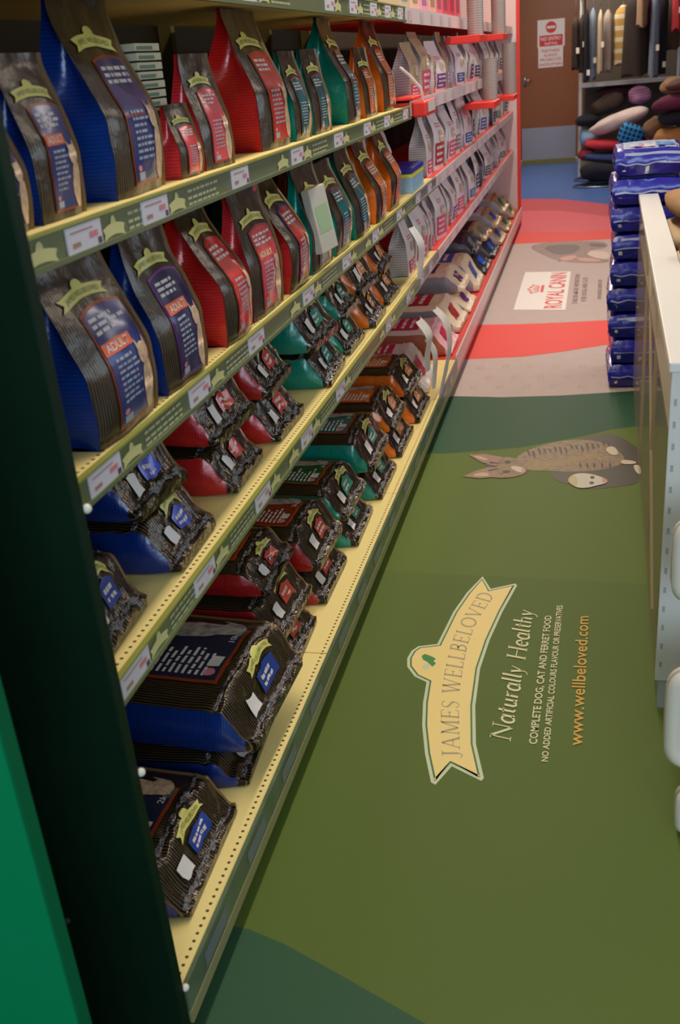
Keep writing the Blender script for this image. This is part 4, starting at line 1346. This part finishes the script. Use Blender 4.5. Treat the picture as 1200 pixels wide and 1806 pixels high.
def ribbon(label, pts, wd, m, seed):
    """a curled card strip: pts are its centre line"""
    mb = MB()
    P = [Vector(p) for p in pts]
    n = 16
    C_ = []
    for i in range(n):
        u = i / (n - 1) * (len(P) - 1)
        k = min(int(u), len(P) - 2)
        t = u - k
        p0, p1, p2, p3 = P[max(k - 1, 0)], P[k], P[k + 1], P[min(k + 2, len(P) - 1)]
        C_.append(0.5 * ((2 * p1) + (p2 - p0) * t + (2 * p0 - 5 * p1 + 4 * p2 - p3) * t * t + (3 * p1 - p0 - 3 * p2 + p3) * t ** 3))
    for s_ in (0.0, 0.0012):
        mb.grid(n, 4, lambda i, j: C_[i] + Vector((s_ + 0.012 * (1 - ((j - 1.5) / 1.5) ** 2), (j - 1.5) / 1.5 * wd / 2 * (0.5 + 0.5 * math.sin(PI * min(1, 0.15 + i / (n - 1) * 0.8))), 0)), 0, s_ > 0)
    mb.grid(n, 2, lambda i, j: C_[i] + Vector((0.0012 * j, -wd / 2 * (0.5 + 0.5 * math.sin(PI * min(1, 0.15 + i / (n - 1) * 0.8))), 0)))
    o = mb.build('shelf_streamer', m, None, smooth=True)
    return tag(o, label, 'shelf strip', 'white card streamers')


M_card = mat('white card', (220, 214, 206), 0.45, vary=0.08, vscale=25)
ribbon('curled white card strip hanging before the silver sack, left', [(-0.68, 3.98, 0.53), (-0.64, 4.0, 0.46), (-0.655, 4.02, 0.38), (-0.66, 4.03, 0.3)], 0.14, M_card, 1)
ribbon('curled white card strip hanging before the pink sack, right', [(-0.66, 4.3, 0.5), (-0.61, 4.32, 0.43), (-0.6, 4.3, 0.33), (-0.62, 4.26, 0.22), (-0.64, 4.2, 0.13)], 0.13, M_card, 2)
ribbon('short white card strip between the two longer ones', [(-0.67, 4.1, 0.42), (-0.64, 4.12, 0.35), (-0.645, 4.12, 0.26), (-0.65, 4.1, 0.2)], 0.1, M_card, 3)
ribbon('white card strip hanging by the far orange bags, lower shelf', [(-0.69, 3.98, 0.9), (-0.66, 4.02, 0.83), (-0.665, 4.04, 0.76), (-0.675, 4.02, 0.69)], 0.13, M_card, 4)

# red corner tray and clear tubes
rt = thing('red_tray', 'red plastic corner tray with white ticket at the near end of the upper red shelf', 'tray', (-0.66, 4.13, 1.335))
boxpart('tray', (-0.025, 0.03, 0, 0.28, -0.045, 0.012), M_red, rt, 0.008)
boxpart('tray_top', (-0.18, -0.02, 0.0, 0.28, 0.019, 0.03), M_red, rt, 0.004)
boxpart('ticket', (0.0305, 0.033, 0.06, 0.24, -0.03, 0.006), mat('tray ticket', (196, 196, 190), 0.5), rt)
m_ = MB()
C_ = [(0.02, 0.03, 0.0), (0.01, 0.02, 0.06), (-0.03, 0.0, 0.11), (-0.06, -0.03, 0.14)]
m_.tube(C_, 0.006, 6)
m_.build('clear_clip', mat('clear plastic', (236, 224, 224), 0.1, 0, 0.5, alpha=0.6), rt, smooth=True)
M_tube = stripe_mat('ribbed grey cup stack', (136, 126, 118), (162, 152, 144), 'Z', 0.012, 0.5, 0.4, 0.0)
for lab, y, z0, z1, r_, br in (
        ('near lower stack of ribbed grey cups in red holder', 6.6, 1.235, 1.465, 0.046, 1),
        ('far lower stack of ribbed grey cups in red holder', 8.2, 1.2, 1.55, 0.052, 1),
        ('near upper stack of ribbed grey cups in red holder', 5.85, 1.585, 1.9, 0.042, 1),
        ('far upper stack of ribbed grey cups in red holder', 7.3, 1.6, 1.86, 0.046, 1)):
    t = thing('cup_stack', lab, 'cup dispenser', (-0.61, y, z0), group='ribbed cup stacks on red holders')
    m_ = MB()
    n = 40
    m_.grid(20, n, lambda i, j: ((r_ + 0.0015 * (j % 2)) * math.cos(2 * PI * i / 20), (r_ + 0.0015 * (j % 2)) * math.sin(2 * PI * i / 20), (z1 - z0) * j / (n - 1)), 0, False, True)
    m_.add([(r_ * math.cos(2 * PI * i / 20), r_ * math.sin(2 * PI * i / 20), z1 - z0) for i in range(20)], [tuple(range(20))])
    m_.build('cups', M_tube, t, smooth=True)
    boxpart('red_holder', (-0.12, 0.055, -0.33, 0.06, -0.035, 0.0), M_red, t, 0.003)
# pink and cream packs on the topmost red shelf
for k, (y, c, nm) in enumerate(((4.25, (226, 190, 150), 'cream'), (4.5, (236, 196, 160), 'pale cream'), (4.75, (236, 160, 190), 'light pink'), (5.0, (230, 178, 150), 'beige'), (5.22, (232, 110, 130), 'rose'), (5.45, (214, 70, 90), 'red pink'), (5.7, (210, 60, 80), 'crimson'), (5.95, (224, 96, 116), 'pink'))):
    o = boxpart('pet_food_carton', (-0.09, 0.0, -0.1, 0.1, 0, 0.26), mat('carton ' + nm, c, 0.45), None, 0.004)
    o.location = (-0.71, y, 1.676)
    m_ = MB()
    m_.box(0.0004, 0.001, -0.07, 0.05, 0.03, 0.1)
    m_.build('front_print', mat('carton print ' + nm, tuple(int(v * 0.75) for v in c), 0.45), o)
    tag(o, '%s carton, %s from the near end of the topmost red shelf' % (nm, ORD[k]), 'carton', 'cartons on the topmost red shelf')

# =================================================================== RIGHT SIDE
# perforated bin: frame in its own axes, slightly turned
bn = thing('mesh_bin', 'pale perforated metal bin with broad white top rail', 'bin', (0.17, 2.1, 0), (0, 0, -math.atan2(0.037, 2.55)))
LB = 2.55
M_perf = dots_mat('perforated cream metal', (196, 178, 150), (0, 0, 0), 'Y', 'Z', 0.0075, 0.0033, None, True, 0.5)
for nm_, p_ in (('side_mesh', [(0, 0.02, 0.04), (0, LB, 0.04), (0, LB, 0.862), (0, 0.02, 0.862)]), ('back_mesh', [(0.7, 0.02, 0.04), (0.7, LB, 0.04), (0.7, LB, 0.862), (0.7, 0.02, 0.862)])):
    m_ = MB()
    m_.add(p_, [(0, 1, 2, 3)])
    m_.build(nm_, M_perf, bn)
boxpart('top_rail', (-0.006, 0.076, -0.01, LB + 0.01, 0.862, 0.885), mat('rail white', (236, 232, 222), 0.4), bn, 0.004)
boxpart('far_rail', (0.62, 0.71, -0.01, LB + 0.01, 0.862, 0.885), mat('rail white', (236, 232, 222), 0.4), bn, 0.004)
M_bluegrey = mat('blue grey paint', (222, 222, 216), 0.45)
boxpart('near_panel', (0.0, 0.7, -0.006, 0.006, 0.1, 0.862), M_bluegrey, bn, 0.002)
boxpart('near_plinth', (0.008, 0.7, -0.002, 0.012, 0.02, 0.1), mat('blue grey dark', (186, 192, 194), 0.45), bn, 0.002)
for k in range(14):
    boxpart('slot', (0.008, 0.014, -0.0068, -0.0058, 0.14 + 0.05 * k, 0.155 + 0.05 * k), mat('slot shade', (170, 176, 172), 0.5), bn)
m_ = MB()
for x in (0.03, 0.6):
    m_.box(x, x + 0.05, 0.02, 0.06, 0.0, 0.06)
    m_.box(x, x + 0.05, LB - 0.06, LB - 0.02, 0.0, 0.06)
m_.build('feet', mat('foot grey', (120, 134, 146), 0.5), bn)
m_ = MB()
for y in (0.85, 1.7):
    m_.tube([(0.012, y, 0.06), (0.012, y, 0.86)], 0.006)
m_.tube([(0.01, 0.4, 0.06), (0.01, 1.6, 0.86)], 0.005)
m_.build('brace', mat('brace cream', (206, 184, 140), 0.5), bn)
boxpart('bin_floor', (0.004, 0.698, 0.02, LB - 0.01, 0.7, 0.712), mat('bin floor', (150, 136, 112), 0.6), bn)


def cushion(name, label, cat, c, size, rot, m, seed, e=2.6, amp=0.08, group=None, n=22, parts=None):
    mb = MB()
    sx, sy, sz = size

    def sp(v, p):
        return math.copysign(abs(v) ** p, v)

    def f(i, j):
        th = 2 * PI * i / n
        ph = -PI / 2 + PI * j / (n // 2)
        p = 2 / e
        x, y, z = sp(math.cos(ph), p) * sp(math.cos(th), p), sp(math.cos(ph), p) * sp(math.sin(th), p), sp(math.sin(ph), p)
        k = 1 + amp * noise.noise(Vector((x * 1.7 + seed, y * 1.7, z * 1.7 + seed * 2)))
        return (x * sx * k, y * sy * k, z * sz * k)
    mb.grid(n, n // 2 + 1, f, 0, True, True)
    o = mb.build(name, m, None, smooth=True)
    o.location = c
    o.rotation_euler = rot
    return tag(o, label, cat, group)


M_hes = mat('tan fabric', (172, 132, 88), 0.9, bump=0.3, bscale=80, vary=0.12)
M_hesl = mat('pale wicker', (206, 178, 140), 0.9, bump=0.3, bscale=80)
cushion('pet_cushion', 'tan fabric cushion lying in the bin behind the white rail', 'cushion', (0.46, 4.25, 0.88), (0.17, 0.32, 0.05), (0.0, 0.1, 0.1), M_hes, 3)
cushion('pet_cushion', 'pale cream cushion under the tan one in the bin', 'cushion', (0.43, 4.3, 0.77), (0.16, 0.28, 0.05), (0.0, 0.05, 0.0), M_hesl, 4)
cushion('plush_toy', 'round brown plush ball resting by the white rail', 'toy', (0.315, 3.2, 0.915), (0.055, 0.06, 0.055), (0, 0, 0), mat('brown plush', (122, 84, 48), 0.95, bump=0.6, bscale=120), 5, 2.0, 0.06)
cushion('pet_cushion', 'beige cushion filling the near part of the bin', 'cushion', (0.46, 3.4, 0.78), (0.2, 0.5, 0.06), (0, 0, 0), M_hesl, 9)
# stack of blue plastic packs
M_pk = mat('violet blue film', (42, 37, 172), 0.2, 0.0, 0.6, 0.3, 0.3, 24)
M_pkd = mat('deep violet film', (30, 26, 128), 0.25, 0.0, 0.6, 0.3, 0.3, 24)
M_pkl = mat('pack pale print', (176, 186, 214), 0.3)
M_pkw = mat('pack white print', (226, 220, 226), 0.3)
M_pkp = mat('pack picture print', (196, 120, 140), 0.4)
M_pksk = mat('pack sky print', (90, 150, 206), 0.3)


def pack(label, x, y, z, W_, D, H, seed, group, top=False):
    r = thing('plastic_pack', label, 'pack', (x, y, z), (0, 0, 0.02 * math.sin(seed)), group)
    nx, ny, nz_ = 14, 12, 8

    def q(u, v, w_):
        X, Y, Z = 2 * u - 1, 2 * v - 1, 2 * w_ - 1
        r2 = 1 - 0.10 * abs(X) ** 6 - 0.10 * abs(Y) ** 6
        pinch = 1 - 0.07 * Z * Z
        am = 0.006 * noise.noise(Vector((X * 4 + seed, Y * 4, Z * 3 + seed * 3.3)))
        return Vector((X * W_ / 2 * pinch, Y * D / 2 * pinch, H / 2 + Z * H / 2 * r2 + am * (1 - abs(Z)) + am * 0.6)) + Vector((am, am, 0))
    mb = MB()
    mb.grid(nx, ny, lambda i, j: q(i / (nx - 1), j / (ny - 1), 1))
    mb.grid(nx, ny, lambda i, j: q(i / (nx - 1), j / (ny - 1), 0), 0, True)
    mb.grid(nx, nz_, lambda i, j: q(i / (nx - 1), 0, j / (nz_ - 1)))
    mb.grid(nx, nz_, lambda i, j: q(i / (nx - 1), 1, j / (nz_ - 1)), 0, True)
    mb.grid(ny, nz_, lambda i, j: q(0, i / (ny - 1), j / (nz_ - 1)), 0, True)
    mb.grid(ny, nz_, lambda i, j: q(1, i / (ny - 1), j / (nz_ - 1)))
    mb.build('film_wrap', [M_pk], r, smooth=True)
    f = MB()

    def fq(u0, u1, w0, w1, mi, k=8):
        f.grid(k, 3, lambda i, j: q(u0 + (u1 - u0) * i / (k - 1), 0, w0 + (w1 - w0) * j / 2) + Vector((0, -0.0016 - 0.0005 * (mi != 2), 0)), mi)
    fq(0.05, 0.97, 0.44, 0.5, 0)
    fq(0.02, 0.97, 0.04, 0.42, 2)
    fq(0.1, 0.15, 0.18, 0.36, 1, 3)
    fq(0.44, 0.49, 0.08, 0.36, 1, 3)
    if seed % 3 == 0:
        fq(0.12, 0.95, 0.78, 0.9, 0)
    f.build('front_print', [M_pkl, M_pkw, M_pkd], r, smooth=True)
    l = MB()
    l.grid(5, 3, lambda i, j: q(0, 0.1 + 0.8 * i / 4, 0.3 + 0.4 * j / 2) + Vector((-0.0015, 0, 0)), 0, True)
    l.build('end_seal', [M_pkd], r, smooth=True)
    if top:
        t = MB()

        def tq(u0, u1, v0, v1, mi):
            t.grid(6, 6, lambda i, j: q(u0 + (u1 - u0) * i / 5, v0 + (v1 - v0) * j / 5, 1) + Vector((0, 0, 0.0016 + 0.0004 * mi)), mi)
        tq(0.1, 0.95, 0.05, 0.95, 0)
        tq(0.2, 0.6, 0.15, 0.5, 1)
        tq(0.3, 0.42, 0.2, 0.4, 2)
        tq(0.62, 0.9, 0.2, 0.6, 3)
        t.build('top_print', [M_pkl, M_pkw, M_pkp, M_pksk], r, smooth=True)
    return r


HP = 0.119
LEV = ['bottom', 'second', 'third', 'fourth', 'fifth', 'sixth', 'seventh', 'eighth', 'top']
for k in range(9):
    pack('violet blue pack in the aisle side stack, %s layer from the floor' % LEV[k] if k else 'violet blue pack at the foot of the aisle side stack', 0.235 + 0.008 * math.sin(k * 1.7), 4.87 + 0.006 * math.cos(k * 2.2), 0.004 + k * HP, 0.29, 0.4, HP - 0.004, k + 1, 'violet blue packs, aisle side stack', k >= 7)
    pack('violet blue pack in the stack farther from the aisle, %s layer from the floor' % LEV[k] if k else 'violet blue pack at the foot of the stack farther from the aisle', 0.54 + 0.006 * math.sin(k * 2.7), 4.88, 0.004 + k * HP, 0.29, 0.4, HP - 0.004, k + 21, 'violet blue packs, inner stack', k >= 7)
cushion('pet_cushion', 'teal and navy cushion on the inner stack of blue packs', 'cushion', (0.56, 4.75, 1.125), (0.16, 0.14, 0.045), (0.1, 0.1, 0.2), mat('teal navy fabric', (24, 66, 92), 0.8), 8)
# white plastic trays at the right edge


def tray(label, loc, rot, w_, h_, d_):
    r = thing('plastic_tray', label, 'tray', loc, rot, 'white plastic trays at the right edge')
    n = 40
    pts = []
    for i in range(n):
        t = 2 * PI * i / n
        c, s_ = math.cos(t), math.sin(t)
        pts.append((math.copysign(abs(c) ** 0.35, c) * w_ / 2, math.copysign(abs(s_) ** 0.35, s_) * h_ / 2))
    mb = MB()
    k = [(0.9, 0), (0.95, 0.006), (1.0, d_ - 0.04), (1.0, d_ - 0.008), (0.94, d_), (0.86, d_), (0.84, d_ - 0.01), (0.7, d_ * 0.2), (0.0, d_ * 0.2)]
    mb.grid(n, len(k), lambda i, j: (pts[i][0] * k[j][0], -k[j][1], pts[i][1] * k[j][0] + h_ / 2), 0, True, True)
    mb.add([(p[0] * 0.9, 0, p[1] * 0.9 + h_ / 2) for p in pts], [tuple(range(n))])
    mb.build('tray_body', M_white, r, smooth=True)
    boxpart('bracket', (0.02, 0.12, -0.002, 2.092 - loc[1], h_ * 0.3, h_ * 0.3 + 0.02), M_bluegrey, r)
    e = MB()
    e.grid(n, 2, lambda i, j: (pts[i][0] * (1.001 - 0.0 * j), -d_ + 0.03 - 0.01 * j, pts[i][1] * 1.001 + h_ / 2), 0, True, True)
    e.build('rim_groove', mat('groove grey', (186, 180, 170), 0.5), r, smooth=True)
    return r


tray('white rounded plastic tray mounted on the bin near end, middle one', (0.36, 1.79, 0.12), (0.0, 0.0, 0.0), 0.39, 0.245, 0.06)
tray('white rounded plastic tray mounted on the bin near end, highest one', (0.362, 1.86, 0.47), (0.0, 0.0, 0), 0.39, 0.19, 0.06)
tray('white rounded plastic tray mounted on the bin near end, lowest one', (0.375, 1.73, 0.0), (0.0, 0.0, 0), 0.37, 0.118, 0.06)

# =================================================================== FAR RACK
M_rail_w = mat('rack white paint', (206, 210, 214), 0.35)
rk = thing('clothes_rack', 'white metal clothes rack with shelf bar beside the brown door', 'rack', (0, 13.3, 0))
m_ = MB()
m_.box(-0.165, -0.13, -0.02, 0.02, 0, 2.1)
m_.build('upright', M_rail_w, rk)
m_ = MB()
m_.box(0.95, 0.98, -0.02, 0.02, 0, 2.1)
m_.build('upright', M_rail_w, rk)
boxpart('shelf_bar', (-0.165, 0.98, -0.03, 0.03, 1.015, 1.055), M_rail_w, rk)
boxpart('shelf_deck', (-0.16, 0.97, 0.0, 0.7, 1.02, 1.045), mat('deck grey', (120, 112, 106), 0.6), rk)
hr = thing('garment_rail', 'steel garment rails carrying the coats above the white rack', 'rail', (0, 13.3, 1.99))
for y_ in (-0.69, -0.41, -0.16):
    m_ = MB()
    m_.tube([(-0.16, y_, 0), (0.98, y_, 0)], 0.012)
    m_.build('hanging_rail', M_steel, hr, smooth=True)
for x_ in (-0.148, 0.965):
    m_ = MB()
    m_.box(x_ - 0.012, x_ + 0.012, -0.72, -0.02, -0.012, 0.012)
    m_.build('rail_arm', M_rail_w, hr)
boxpart('bottom_deck', (-0.16, 0.97, 0.0, 0.7, 0.08, 0.11), mat('deck grey', (120, 112, 106), 0.6), rk)
boxpart('back_board', (-0.1, 1.6, 0.72, 0.74, 0, 2.3), mat('back board dark', (84, 74, 66), 0.7), rk)
for k in range(2):
    w_ = thing('wire_basket_stand', 'flat oval wire stand on the blue floor, %s' % ('farther one' if k else 'nearer one'), 'wire stand', (0.10, 12.25 + 0.62 * k, 0.011), group='oval wire stands by the rack')
    m_ = MB()
    m_.tube([(0.3 * math.cos(2 * PI * i / 24), 0.2 * math.sin(2 * PI * i / 24), 0) for i in range(25)], 0.01, 6)
    m_.build('wire_ring', mat('wire grey', (128, 136, 150), 0.3, 0.7), w_, smooth=True)
    for q_ in (-0.1, 0.1):
        m_ = MB()
        m_.tube([(q_, -0.185, 0), (q_, 0.185, 0)], 0.006, 6)
        m_.build('cross_wire', mat('wire grey', (128, 136, 150), 0.3, 0.7), w_, smooth=True)


def coat(label, x0, x1, ztop, zbot, y, m, seed, flare=0.0, tagw=True, th=0.05, panels=None):
    """a garment hanging edge-on from the rail"""
    r = thing('pet_coat', label, 'coat', ((x0 + x1) / 2, y, zbot), group='coats on the far rack')
    H = ztop - zbot
    wd = (x1 - x0)
    mb = MB()
    n, k = 20, 14

    def f(i, j):
        t = 2 * PI * i / n
        v = j / (k - 1)
        shoulder = 1 - 0.75 * ss((v - 0.88) / 0.12)
        wv = (wd / 2) * (1 + flare * (1 - v)) * shoulder
        fold = 1 + 0.12 * math.sin(5 * t + seed + v * 1.2) * (1 - 0.6 * v)
        return (wv * math.cos(t) * fold - flare * 0.0, 0.11 * math.sin(t) * shoulder * fold, H * v + 0.02 * math.sin(3 * t + seed) * (1 - v))
    mb.grid(n, k, f, 0, False, True)
    mb.add([f(i, 0) for i in range(n)], [tuple(range(n - 1, -1, -1))])
    mb.add([f(i, k - 1) for i in range(n)], [tuple(range(n))])
    mb.build('fabric', m, r, smooth=True)
    hk = MB()
    top_ = 2.006 - zbot
    hk.tube([(0, 0, H - 0.02), (0, 0, top_ - 0.03), (0.014, 0.0, top_ - 0.012), (0.01, 0, top_), (-0.012, 0, top_ - 0.004)], 0.004, 6)
    hk.build('hanger_hook', M_steel, r, smooth=True)
    if tagw:
        tg = MB()
        tg.box(wd * 0.1, wd * 0.1 + 0.035, -0.135, -0.132, 0.06 + 0.1 * (seed % 3), 0.12 + 0.1 * (seed % 3))
        tg.build('swing_tag', M_white, r)
    return r


def fab(n, c, vary=0.1, vs=20):
    return mat('cloth ' + n, c, 0.95, vary=vary, vscale=vs, bump=0.2, bscale=60)


M_check = stripe_mat('tan check cloth', (176, 138, 76), (206, 190, 156), 'Z', 0.12, 0.4, 0.95, 0.0)
for lab, x0, x1, zt, zb, y, m, sd, fl_, tg in (
        ('dark brown coat nearest the brown door', -0.25, -0.16, 1.78, 1.24, 12.9, fab('dark brown', (46, 34, 30)), 1, 0.0, True),
        ('chocolate brown coat second from the door', -0.17, -0.1, 1.8, 1.2, 13.14, fab('chocolate', (58, 44, 36)), 2, 0.0, True),
        ('navy coat between chocolate and grey coats', -0.11, -0.05, 1.84, 1.1, 12.9, fab('navy', (20, 24, 40)), 3, 0.0, True),
        ('light grey coat near the door side of the rack', -0.055, 0.03, 1.86, 1.12, 13.14, fab('grey', (122, 134, 150)), 4, 0.0, True),
        ('cream coat next to the light grey coat', 0.04, 0.1, 1.83, 1.18, 12.9, fab('cream', (196, 176, 148)), 5, 0.05, True),
        ('beige coat next to the cream coat', 0.1, 0.21, 1.83, 1.18, 13.14, fab('beige', (162, 146, 134)), 6, 0.05, False),
        ('tan and white checked coat in the middle of the rack', 0.22, 0.42, 1.86, 1.24, 13.14, M_check, 7, 0.0, False),
        ('wide dark brown coat flaring to the hem, centre of the rack', 0.34, 0.56, 1.95, 1.12, 12.88, fab('umber', (48, 38, 32)), 8, 0.35, False),
        ('short tan coat right of the wide brown one', 0.45, 0.56, 1.94, 1.62, 12.61, fab('tan', (140, 112, 88)), 9, 0.0, False),
        ('burgundy coat behind the short tan coat', 0.55, 0.63, 1.95, 1.3, 13.14, fab('burgundy', (82, 26, 44)), 10, 0.0, False),
        ('slate grey coat right of the burgundy coat', 0.6, 0.7, 1.94, 1.1, 12.61, fab('slate', (92, 102, 120)), 11, 0.0, True),
        ('black coat between slate and red coats', 0.68, 0.8, 1.95, 1.12, 12.88, fab('black', (26, 26, 32)), 12, 0.0, True),
        ('red coat at the right edge of the rack', 0.82, 0.92, 1.94, 1.55, 12.61, fab('red', (170, 48, 54)), 13, 0.0, True),
        ('brown coat under the red coat at the right edge', 0.8, 0.95, 1.9, 1.36, 13.14, fab('brown', (74, 52, 42)), 14, 0.0, False)):
    coat(lab, x0, x1, zt, zb, y, m, sd, fl_, tg)


def bed(label, x, y, z, sx, sy, sz, rot, m, seed, e=2.4, amp=0.14):
    return cushion('pet_bed', label, 'pet bed', (x, y, z), (sx, sy, sz), rot, m, seed, e, amp, 'pet beds piled under the coats', 26)


M_blchk = dots_mat('blue checked cloth', (40, 140, 200), (20, 40, 80), 'X', 'Z', 0.05, 0.018, None, False, 0.9)
bed('dark burgundy bed at the back of the rack shelf', 0.32, 13.6, 0.93, 0.28, 0.2, 0.07, (0, 0, 0), fab('plum', (72, 24, 48)), 1)
bed('dark brown bed end folded beneath the pink part', 0.17, 13.13, 0.82, 0.2, 0.2, 0.1, (0, -0.32, 0), fab('mud', (64, 52, 46)), 2)
bed('pink ribbed bed on the upper right of the pile', 0.53, 13.13, 0.89, 0.13, 0.2, 0.1, (0, -0.1, 0), stripe_mat('pink ribbed cloth', (206, 150, 196), (180, 120, 170), 'Z', 0.03, 0.4, 0.9, 0.0), 3)
bed('black cushion at the left end of the pile by the post', -0.06, 13.02, 0.66, 0.13, 0.2, 0.07, (0, 0, 0.1), fab('ink', (22, 22, 34)), 4)
bed('long white and rose bed slanting across the pile', 0.3, 12.65, 0.66, 0.34, 0.2, 0.085, (0, -0.3, 0), fab('blush', (206, 186, 184), 0.12, 6), 5)
bed('light blue cushion beside the white rack post', -0.04, 13.02, 0.48, 0.11, 0.2, 0.1, (0, 0, 0), fab('sky', (140, 172, 206)), 6)
bed('bright blue checked cushion in the middle of the pile', 0.42, 12.25, 0.52, 0.14, 0.1, 0.12, (0.1, 0.35, 0), M_blchk, 7, 3.5, 0.05)
bed('red bed with raised back over the navy one', 0.22, 12.62, 0.4, 0.3, 0.22, 0.065, (0, 0.12, 0), fab('tomato', (176, 40, 56)), 8)
bed('blue rimmed black bed below the red bed', 0.2, 12.55, 0.275, 0.3, 0.22, 0.05, (0, 0.08, 0), fab('royal', (36, 52, 100)), 9)
bed('dark red cushion low beside the rack post', -0.06, 13.02, 0.28, 0.1, 0.2, 0.07, (0, 0, 0), fab('brick', (140, 34, 44)), 10)
bed('large navy black bed at the bottom of the pile', 0.12, 12.35, 0.14, 0.26, 0.2, 0.1, (0, 0.05, 0), fab('midnight', (16, 18, 34)), 11)
bed('crimson cushion behind the tan bed on the right', 0.66, 12.35, 0.42, 0.12, 0.2, 0.09, (0, 0, 0), fab('crimson', (136, 32, 56)), 12)
bed('tan suede bed on the right of the pile', 0.82, 11.6, 0.52, 0.2, 0.22, 0.11, (0, -0.1, 0), fab('suede', (160, 112, 66)), 13)
bed('brown folded bed left of the tan suede one', 0.66, 12.0, 0.6, 0.12, 0.15, 0.11, (0, -0.6, 0), fab('cocoa', (112, 84, 64)), 14)
bed('navy bed on top of the tan suede bed', 0.86, 11.6, 0.712, 0.19, 0.22, 0.07, (0, 0, 0), fab('deep navy', (22, 24, 42)), 15)
bed('burgundy bed on top of the navy bed', 0.82, 11.6, 0.87, 0.22, 0.22, 0.08, (0, -0.15, 0), fab('wine', (92, 28, 56)), 16)
bed('brown hat shaped bed topping the right pile', 0.93, 11.6, 1.05, 0.2, 0.2, 0.06, (0, -0.2, 0), fab('rosy brown', (96, 66, 62)), 17)
bed('brown striped bed behind the burgundy one', 0.9, 12.15, 1.0, 0.2, 0.2, 0.09, (0, 0, 0), fab('caramel', (140, 106, 76)), 18)
bed('low grey bed closing the bottom of the right pile', 0.8, 11.9, 0.2, 0.26, 0.26, 0.19, (0, 0, 0), fab('ash', (70, 62, 60)), 19)
